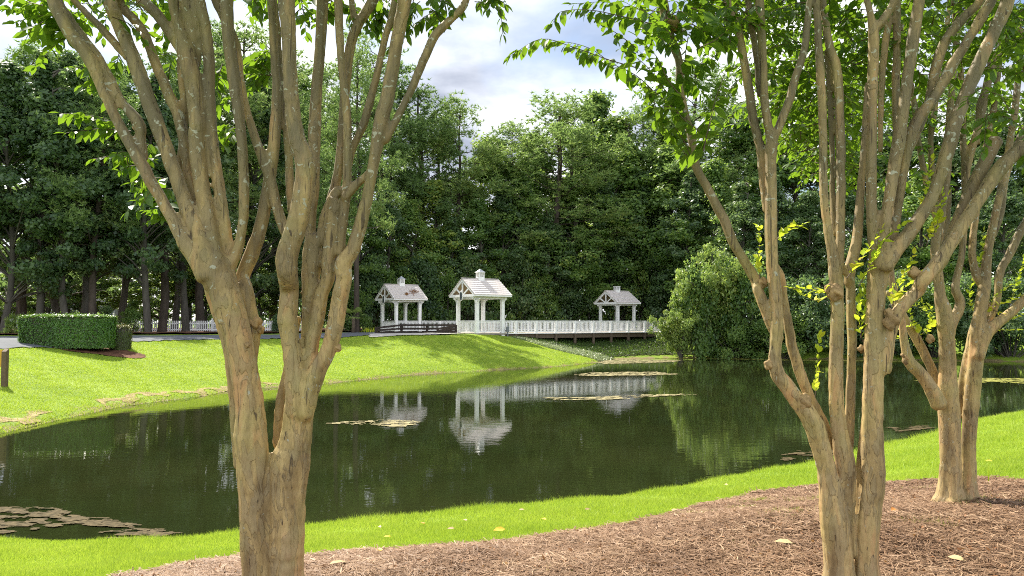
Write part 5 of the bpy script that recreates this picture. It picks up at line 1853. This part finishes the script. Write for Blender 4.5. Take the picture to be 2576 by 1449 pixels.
# --- right tree
Y2 = 4.75
a4 = lambda p, y=None: A(p, 1809.6, 0, y)
a8 = lambda p, y=None: A(p, 1809.6, 724.6, y)
a3 = lambda p, y=None: A([(q[0] * 1.0, *q[1:]) for q in p], 1278, 0, y)
T2 = [
    # left base and its leaning limb
    a8([(600, 1560, 180), (602, 1449, 158), (595, 1330, 158), (580, 1200, 162), (566, 1090, 150), (550, 980, 118), (528, 880, 106), (500, 780, 108), (470, 690, 112), (435, 625, 104), (392, 565, 98), (335, 490, 90), (288, 420, 84), (280, 330, 70), (290, 220, 72), (288, 100, 72), (280, 0, 72)], -0.02)
    + a4([(270, 1350, 70), (262, 1200, 66), (262, 1000, 66), (262, 850, 66), (262, 740, 72), (270, 680, 70)], -0.02),
    a4([(265, 720, 56), (242, 600, 50), (228, 500, 50), (218, 300, 48), (208, 100, 46), (200, -60, 44), (190, -300, 34)], -0.02),
    a4([(270, 700, 54), (300, 640, 50), (345, 520, 48), (395, 350, 46), (430, 230, 40), (450, 50, 36), (470, -120, 30)], 0.0),
    a4([(238, 1060, 40), (222, 900, 52), (208, 760, 54), (170, 600, 54), (140, 400, 54), (90, 140, 54), (45, 0, 54), (10, -140, 48), (-60, -400, 36)], 0.05),
    a4([(205, 480, 34), (185, 280, 34), (150, 50, 34), (120, -150, 30)], 0.06),
    # outer limb crossing behind
    a8([(300, 260, 56), (262, 180, 66), (228, 100, 64), (190, 0, 60)], 0.04) + a3([(1255, 1440, 62), (1225, 1370, 60), (1150, 1250, 58), (1085, 1100, 56), (1012, 960, 52), (945, 830, 52), (925, 700, 46), (898, 600, 44), (868, 450, 50), (858, 300, 46), (815, 190, 56), (790, 60, 58), (775, -60, 50), (740, -300, 36)], 0.08),
    # W stem crossing behind the vertical one
    a8([(555, 800, 60), (520, 690, 66), (450, 540, 66), (400, 410, 62), (365, 280, 58), (340, 150, 54), (318, 30, 54)], 0.12) + a4([(310, 1400, 52), (285, 1340, 44)], 0.10),
    # middle stem
    a8([(640, 1340, 100), (640, 1180, 90), (640, 1050, 96), (638, 930, 108), (622, 820, 108), (602, 700, 92), (588, 560, 84), (588, 400, 76), (592, 250, 74), (596, 120, 74), (592, 0, 74)], 0.02)
    + a4([(588, 1400, 76), (575, 1280, 66), (545, 1130, 52), (530, 1000, 50), (524, 850, 48), (524, 650, 48), (514, 450, 48), (506, 300, 46), (496, 150, 44), (488, 0, 44), (480, -200, 40), (470, -480, 30)], 0.02),
    a4([(600, 1380, 60), (610, 1200, 52), (612, 1000, 54), (610, 800, 54), (605, 560, 56), (588, 350, 60), (560, 250, 50), (530, 100, 46), (515, -60, 40), (500, -300, 32)], 0.08),
    a4([(588, 1180, 40), (572, 1000, 36), (566, 700, 36), (552, 430, 36), (540, 250, 34)], 0.14),
    a8([(640, 870, 60), (655, 660, 54), (662, 480, 56), (668, 300, 54), (664, 140, 54), (662, 0, 54)], 0.12) + a4([(655, 1380, 66), (690, 1210, 58), (708, 1000, 50), (722, 830, 40), (735, 640, 34), (742, 420, 30)], 0.10),
    # right big stem
    a8([(740, 1560, 130), (742, 1449, 116), (742, 1320, 118), (748, 1200, 124), (764, 1060, 124), (772, 950, 126), (768, 840, 126), (768, 700, 118), (772, 560, 112), (778, 400, 110), (780, 250, 108), (786, 100, 106), (792, 0, 106)], 0.0)
    + a4([(798, 1420, 116), (806, 1330, 116)], 0.0),
    a8([(706, 1560, 80), (710, 1449, 66), (708, 1300, 58), (706, 1130, 66), (706, 980, 56), (720, 800, 50), (740, 620, 50)], 0.08),
    a4([(800, 1360, 100), (782, 1250, 62), (768, 1120, 60), (766, 900, 62), (768, 700, 60), (770, 500, 60), (774, 320, 60), (776, 180, 62), (762, 80, 44), (740, -20, 40), (720, -200, 34)], -0.02),
    a4([(776, 160, 48), (815, 110, 50), (850, 60, 46), (882, -10, 44), (920, -150, 40), (980, -400, 30)], -0.02),
    a4([(806, 1340, 90), (828, 1180, 72), (850, 1030, 68), (868, 900, 68), (895, 760, 68), (920, 600, 68), (945, 420, 66), (968, 240, 66), (990, 90, 66), (1010, -30, 64), (1040, -180, 56), (1100, -460, 40)], -0.05),
    a4([(830, 1340, 100), (878, 1270, 88), (940, 1195, 82), (1000, 1110, 78), (1062, 1010, 74), (1115, 870, 74), (1155, 740, 76), (1195, 600, 78), (1250, 450, 80), (1310, 310, 76), (1370, 190, 74), (1420, 80, 76), (1455, -20, 72), (1500, -180, 60), (1580, -420, 44)], -0.06),
    a4([(850, 1280, 66), (878, 1150, 58), (905, 980, 56), (938, 800, 60), (962, 690, 64), (1010, 585, 64), (1060, 520, 62), (1110, 440, 60), (1160, 350, 60), (1215, 260, 60), (1280, 150, 60), (1340, 50, 60), (1390, -40, 54), (1480, -240, 42)], 0.04),
    a4([(925, 820, 40), (980, 700, 46), (1020, 620, 48), (1060, 480, 50), (1090, 330, 56), (1140, 200, 58), (1210, 110, 56), (1290, 30, 54), (1350, -60, 48)], 0.12),
    a4([(880, 800, 36), (890, 600, 40), (888, 400, 44), (892, 200, 46), (890, 60, 46), (880, -100, 40)], 0.14),
    a4([(810, 760, 34), (812, 560, 36), (824, 330, 40), (840, 180, 44), (855, 80, 40)], 0.12),
    # right sweeping limbs from the burl
    a8([(838, 420, 60), (848, 310, 66), (862, 210, 72), (888, 140, 74), (940, 70, 76), (1000, 15, 76)], -0.02) + a4([(1020, 1420, 80), (1085, 1340, 78), (1160, 1235, 74), (1240, 1110, 72), (1320, 985, 74), (1390, 880, 80), (1465, 795, 82), (1533, 730, 82), (1620, 640, 76), (1760, 480, 60)], -0.05),
    a4([(1040, 1400, 60), (1110, 1330, 66), (1160, 1215, 74), (1210, 1090, 72), (1262, 970, 72), (1310, 870, 74), (1355, 780, 76), (1392, 705, 78)], 0.05),
    # short stub sprouting left
    a8([(800, 20, 50), (840, -30, 46)], 0.0),
]
t2_base = ground_at(2146, 1449)
t2_base = np.array([at(2146, 1449, Y2)[0], Y2, hz1(at(2146, 1449, Y2)[0], Y2)])
r2, o2 = build_crape('crape_myrtle', 'tall forked crape myrtle in the right foreground, two smooth trunks joined at the base', t2_base, Y2, T2,
                     [(2100, 736, 40, -0.02), (2087, 727, 26, -0.02), (2242, 808, 40, -0.05), (2236, 788, 24, -0.05), (2024, 1010, 36, -0.05), (1934, 918, 24, -0.03), (2166, 878, 18, 0.04), (1918, 712, 26, 0.04), (2300, 688, 30, -0.02), (1746, 408, 20, 0.08), (1690, 60, 40, 0.08)], 0.0105, 3, 2)
f2 = Foliage(22)
# hand placed sprays reaching left
SP = [[(1742, 408), (1700, 360), (1660, 310), (1620, 240), (1595, 230)], [(1742, 400), (1715, 345), (1680, 300), (1640, 262)], [(1600, 170), (1530, 150), (1440, 118), (1360, 98), (1285, 140)], [(1650, 235), (1600, 190), (1540, 160), (1480, 120), (1400, 105), (1300, 128)],
      [(1640, 60), (1560, 40), (1480, 25), (1410, 30), (1390, 60)], [(1660, 30), (1590, 20), (1520, 5), (1440, 10)], [(1770, 380), (1780, 330), (1800, 250), (1825, 180)], [(1765, 390), (1790, 300), (1815, 220)], [(1740, 330), (1700, 240), (1660, 180), (1610, 130)],
      [(1700, 260), (1660, 210), (1620, 160), (1560, 120)], [(1720, 250), (1680, 200), (1650, 140), (1600, 90)], [(1700, 120), (1650, 90), (1600, 60)], [(1690, 90), (1640, 40), (1580, 10)], [(1720, 300), (1670, 250), (1600, 200)], [(1760, 330), (1720, 300), (1690, 270), (1640, 270)],
      [(1740, 60), (1790, 90), (1850, 130)], [(1740, 20), (1790, 40), (1840, 90)], [(1760, 120), (1800, 100), (1850, 60)], [(1705, 180), (1740, 200), (1780, 250)], [(1715, 150), (1770, 160), (1820, 120)], [(1640, 235), (1660, 300), (1700, 350)], [(1600, 120), (1560, 90), (1500, 50)]]
for q in SP:
    dy = random.uniform(-0.5, 0.1)
    f2.spray([at(u, v, Y2 + dy + 0.05 * i) for i, (u, v) in enumerate(q)], 0.020, 0.118, 0.75)
f2.fill(90, (1640, 1900), (-60, 120), (4.5, 5.6), 0.105, (0.15, 0.35), 0.026, 0.6)
f2.fill(110, (1880, 2200), (-60, 200), (4.9, 6.2), 0.105, (0.2, 0.4), 0.028, 0.6)
f2.fill(80, (1900, 2150), (180, 330), (5.2, 6.4), 0.105, (0.2, 0.4), 0.028, 0.6)
f2.fill(170, (2180, 2620), (-80, 200), (5.0, 6.5), 0.105, (0.2, 0.45), 0.028, 0.6)
f2.fill(40, (2000, 2120), (330, 440), (5.3, 6.2), 0.08, (0.15, 0.3), 0.028, 0.6)
f2.fill(10, (2430, 2600), (230, 340), (4.2, 4.7), 0.09, (0.15, 0.3), 0.028, 0.5)
f2.volume(900, at(2200, -520, Y2 + 0.3), (2.0, 1.7, 0.9), 0.09, 3.7)
f2.build(r2, o2)


def shoots(root, org, Yb, lst, seed, size=0.045):
    for k, (q, dy) in enumerate(lst):
        s = Foliage(seed + k)
        s.spray([at(u, v, Yb + dy) for u, v in q], 0.017, size, -0.15, 0.05, 0.0028)
        s.build(root, org, 'shoot', 'shoot')


shoots(r2, o2, Y2, [([(1912, 700), (1908, 650), (1912, 600), (1908, 570)], -0.03), ([(1948, 610), (1975, 585), (2020, 565)], 0.0), ([(1955, 600), (1985, 572), (2015, 570)], 0.02), ([(2050, 1000), (2056, 950), (2058, 890), (2062, 845)], -0.05),
                    ([(2100, 740), (2060, 730), (1990, 725)], 0.0), ([(2095, 745), (2050, 755), (2010, 735)], 0.05), ([(2170, 860), (2160, 800), (2165, 740)], 0.05), ([(2172, 830), (2180, 770), (2168, 700)], 0.06), ([(2240, 780), (2270, 700), (2300, 640)], 0.0), ([(2236, 770), (2280, 720), (2320, 690)], 0.04),
                    ([(2160, 720), (2200, 650), (2230, 600), (2280, 560)], -0.1), ([(2130, 700), (2175, 640), (2220, 575)], -0.1), ([(2330, 620), (2350, 560), (2385, 490)], 0.1), ([(2345, 600), (2365, 540), (2370, 480)], 0.1), ([(2240, 800), (2290, 770), (2330, 780)], 0.2), ([(2260, 690), (2250, 740), (2300, 760)], 0.15), ([(2165, 850), (2170, 800), (2178, 760)], 0.03), ([(2310, 560), (2330, 470), (2345, 400)], 0.15)], 31, 0.078)

# --- farther right tree
Y3 = 7.4
T3 = [
    a8([(1160, 1090, 170), (1160, 1010, 126), (1162, 900, 112), (1160, 780, 112), (1155, 650, 116), (1148, 540, 112), (1146, 430, 92), (1146, 320, 88), (1138, 200, 92), (1130, 120, 88), (1112, 50, 66), (1108, 0, 58)], 0.0) + a4([(1100, 1380, 58), (1085, 1240, 50), (1110, 1100, 48), (1135, 950, 46), (1150, 760, 44), (1160, 560, 40), (1180, 350, 38), (1200, 120, 34), (1215, -60, 30)], 0.0),
    a8([(1240, 1090, 130), (1248, 1010, 92), (1254, 900, 78), (1254, 780, 78), (1262, 640, 82), (1276, 500, 82), (1288, 380, 82), (1292, 280, 76), (1305, 170, 76), (1322, 70, 72), (1335, 0, 66)], 0.04) + a4([(1340, 1400, 60), (1350, 1280, 50), (1380, 1120, 46), (1420, 940, 44), (1455, 760, 42), (1480, 600, 40), (1500, 420, 36), (1520, 150, 32)], 0.05),
    a8([(1105, 590, 90), (1062, 500, 78), (1005, 425, 72), (958, 375, 70), (938, 310, 52), (925, 230, 46), (915, 150, 44), (890, 50, 42), (868, -30, 40)], -0.1) + a4([(860, 1330, 40), (850, 1200, 38)], -0.1),
    a8([(1108, 500, 56), (1060, 390, 50), (1010, 290, 50), (960, 200, 50), (900, 100, 46), (850, 20, 44)], 0.15),
    a8([(1205, 640, 60), (1222, 500, 52), (1240, 400, 52), (1262, 300, 54), (1282, 210, 52), (1310, 110, 48)], 0.16),
    a8([(1150, 260, 66), (1170, 180, 58), (1200, 120, 56), (1212, 70, 50), (1190, 10, 44)], 0.02) + a4([(1195, 1400, 40), (1222, 1270, 38), (1235, 1050, 40), (1245, 850, 42), (1280, 720, 40), (1320, 580, 40), (1345, 420, 42), (1385, 300, 40), (1430, 200, 40), (1490, 140, 38), (1560, 60, 34)], 0.05),
    a8([(1300, 350, 66), (1335, 245, 70), (1390, 185, 62), (1460, 130, 56), (1533, 60, 52), (1620, -30, 48)], 0.0),
    a8([(1345, 240, 44), (1365, 150, 40), (1400, 60, 40)], 0.1) + a4([(1410, 1380, 46), (1470, 1260, 46), (1533, 1130, 44), (1620, 980, 40)], 0.1),
    a4([(1120, 1340, 44), (1120, 1240, 42), (1145, 1100, 38), (1150, 930, 38)], 0.15),
    a4([(1330, 1449, 50), (1290, 1380, 44), (1272, 1260, 42), (1285, 1120, 40), (1300, 980, 40), (1330, 800, 40), (1370, 600, 36), (1400, 380, 34), (1420, 100, 30), (1430, -100, 26)], 0.08),
    a4([(1226, 1230, 40), (1235, 1050, 36), (1228, 800, 34), (1222, 520, 34), (1210, 320, 34), (1190, 180, 30), (1180, 0, 28)], 0.08),
    a4([(1300, 720, 32), (1310, 520, 34), (1360, 400, 36), (1360, 200, 34), (1400, 0, 30), (1420, -150, 26)], 0.07),
    a4([(1105, 1130, 40), (1068, 1020, 36), (1030, 860, 34), (1000, 700, 34), (985, 560, 34), (960, 400, 34), (930, 250, 30), (900, 0, 28), (880, -200, 24)], 0.05),
    a4([(1120, 1030, 40), (1072, 860, 34), (1062, 700, 34), (1080, 560, 36), (1095, 420, 36), (1130, 250, 34), (1150, 100, 30), (1165, -120, 28)], 0.05),
    a4([(1372, 1190, 44), (1412, 1080, 40), (1440, 900, 38), (1490, 740, 38), (1560, 600, 36)], 0.15),
]
t3_base = np.array([at(2392, 1232, Y3)[0], Y3, hz1(at(2392, 1232, Y3)[0], Y3)])
r3, o3 = build_crape('crape_myrtle', 'crape myrtle farther back at right, its trunk rising from the straw bed edge', t3_base, Y3, T3,
                     [(2282, 905, 26, -0.1), (2276, 892, 18, -0.1), (2340, 852, 22, 0.0), (2490, 772, 20, 0.02), (2480, 790, 16, 0.02)], 0.013, 3, 3)
f3 = Foliage(33)
f3.fill(170, (1900, 2250), (40, 330), (7.2, 9.0), 0.105, (0.25, 0.5), 0.034, 0.5)
f3.fill(240, (2200, 2650), (0, 330), (7.2, 9.0), 0.105, (0.25, 0.5), 0.034, 0.5)
f3.fill(70, (2000, 2200), (300, 450), (7.4, 8.6), 0.105, (0.2, 0.4), 0.034, 0.5)
f3.fill(40, (2100, 2420), (320, 480), (7.4, 8.6), 0.105, (0.2, 0.35), 0.034, 0.5)
f3.volume(600, at(2350, -330, Y3 + 0.4), (2.6, 2.0, 1.0), 0.09, 4.3)
f3.build(r3, o3)
shoots(r3, o3, Y3, [([(2300, 830), (2290, 790), (2270, 750)], 0.0), ([(2320, 850), (2300, 820), (2260, 830)], 0.05), ([(2330, 850), (2340, 800), (2320, 760)], 0.02), ([(2320, 840), (2350, 810), (2340, 770)], 0.1), ([(2480, 800), (2500, 750), (2540, 720)], 0.0), ([(2490, 770), (2530, 760), (2576, 740)], 0.0), ([(2460, 800), (2440, 750), (2450, 700)], 0.1), ([(2500, 780), (2540, 800), (2576, 790)], 0.0),
                    ([(2450, 720), (2470, 640), (2475, 580)], 0.1), ([(2540, 770), (2560, 700), (2576, 650)], 0.1), ([(2285, 860), (2260, 850), (2250, 820)], 0.0), ([(2330, 700), (2350, 650), (2350, 600)], 0.1), ([(2480, 820), (2520, 830), (2560, 830)], 0.02)], 41, 0.085)
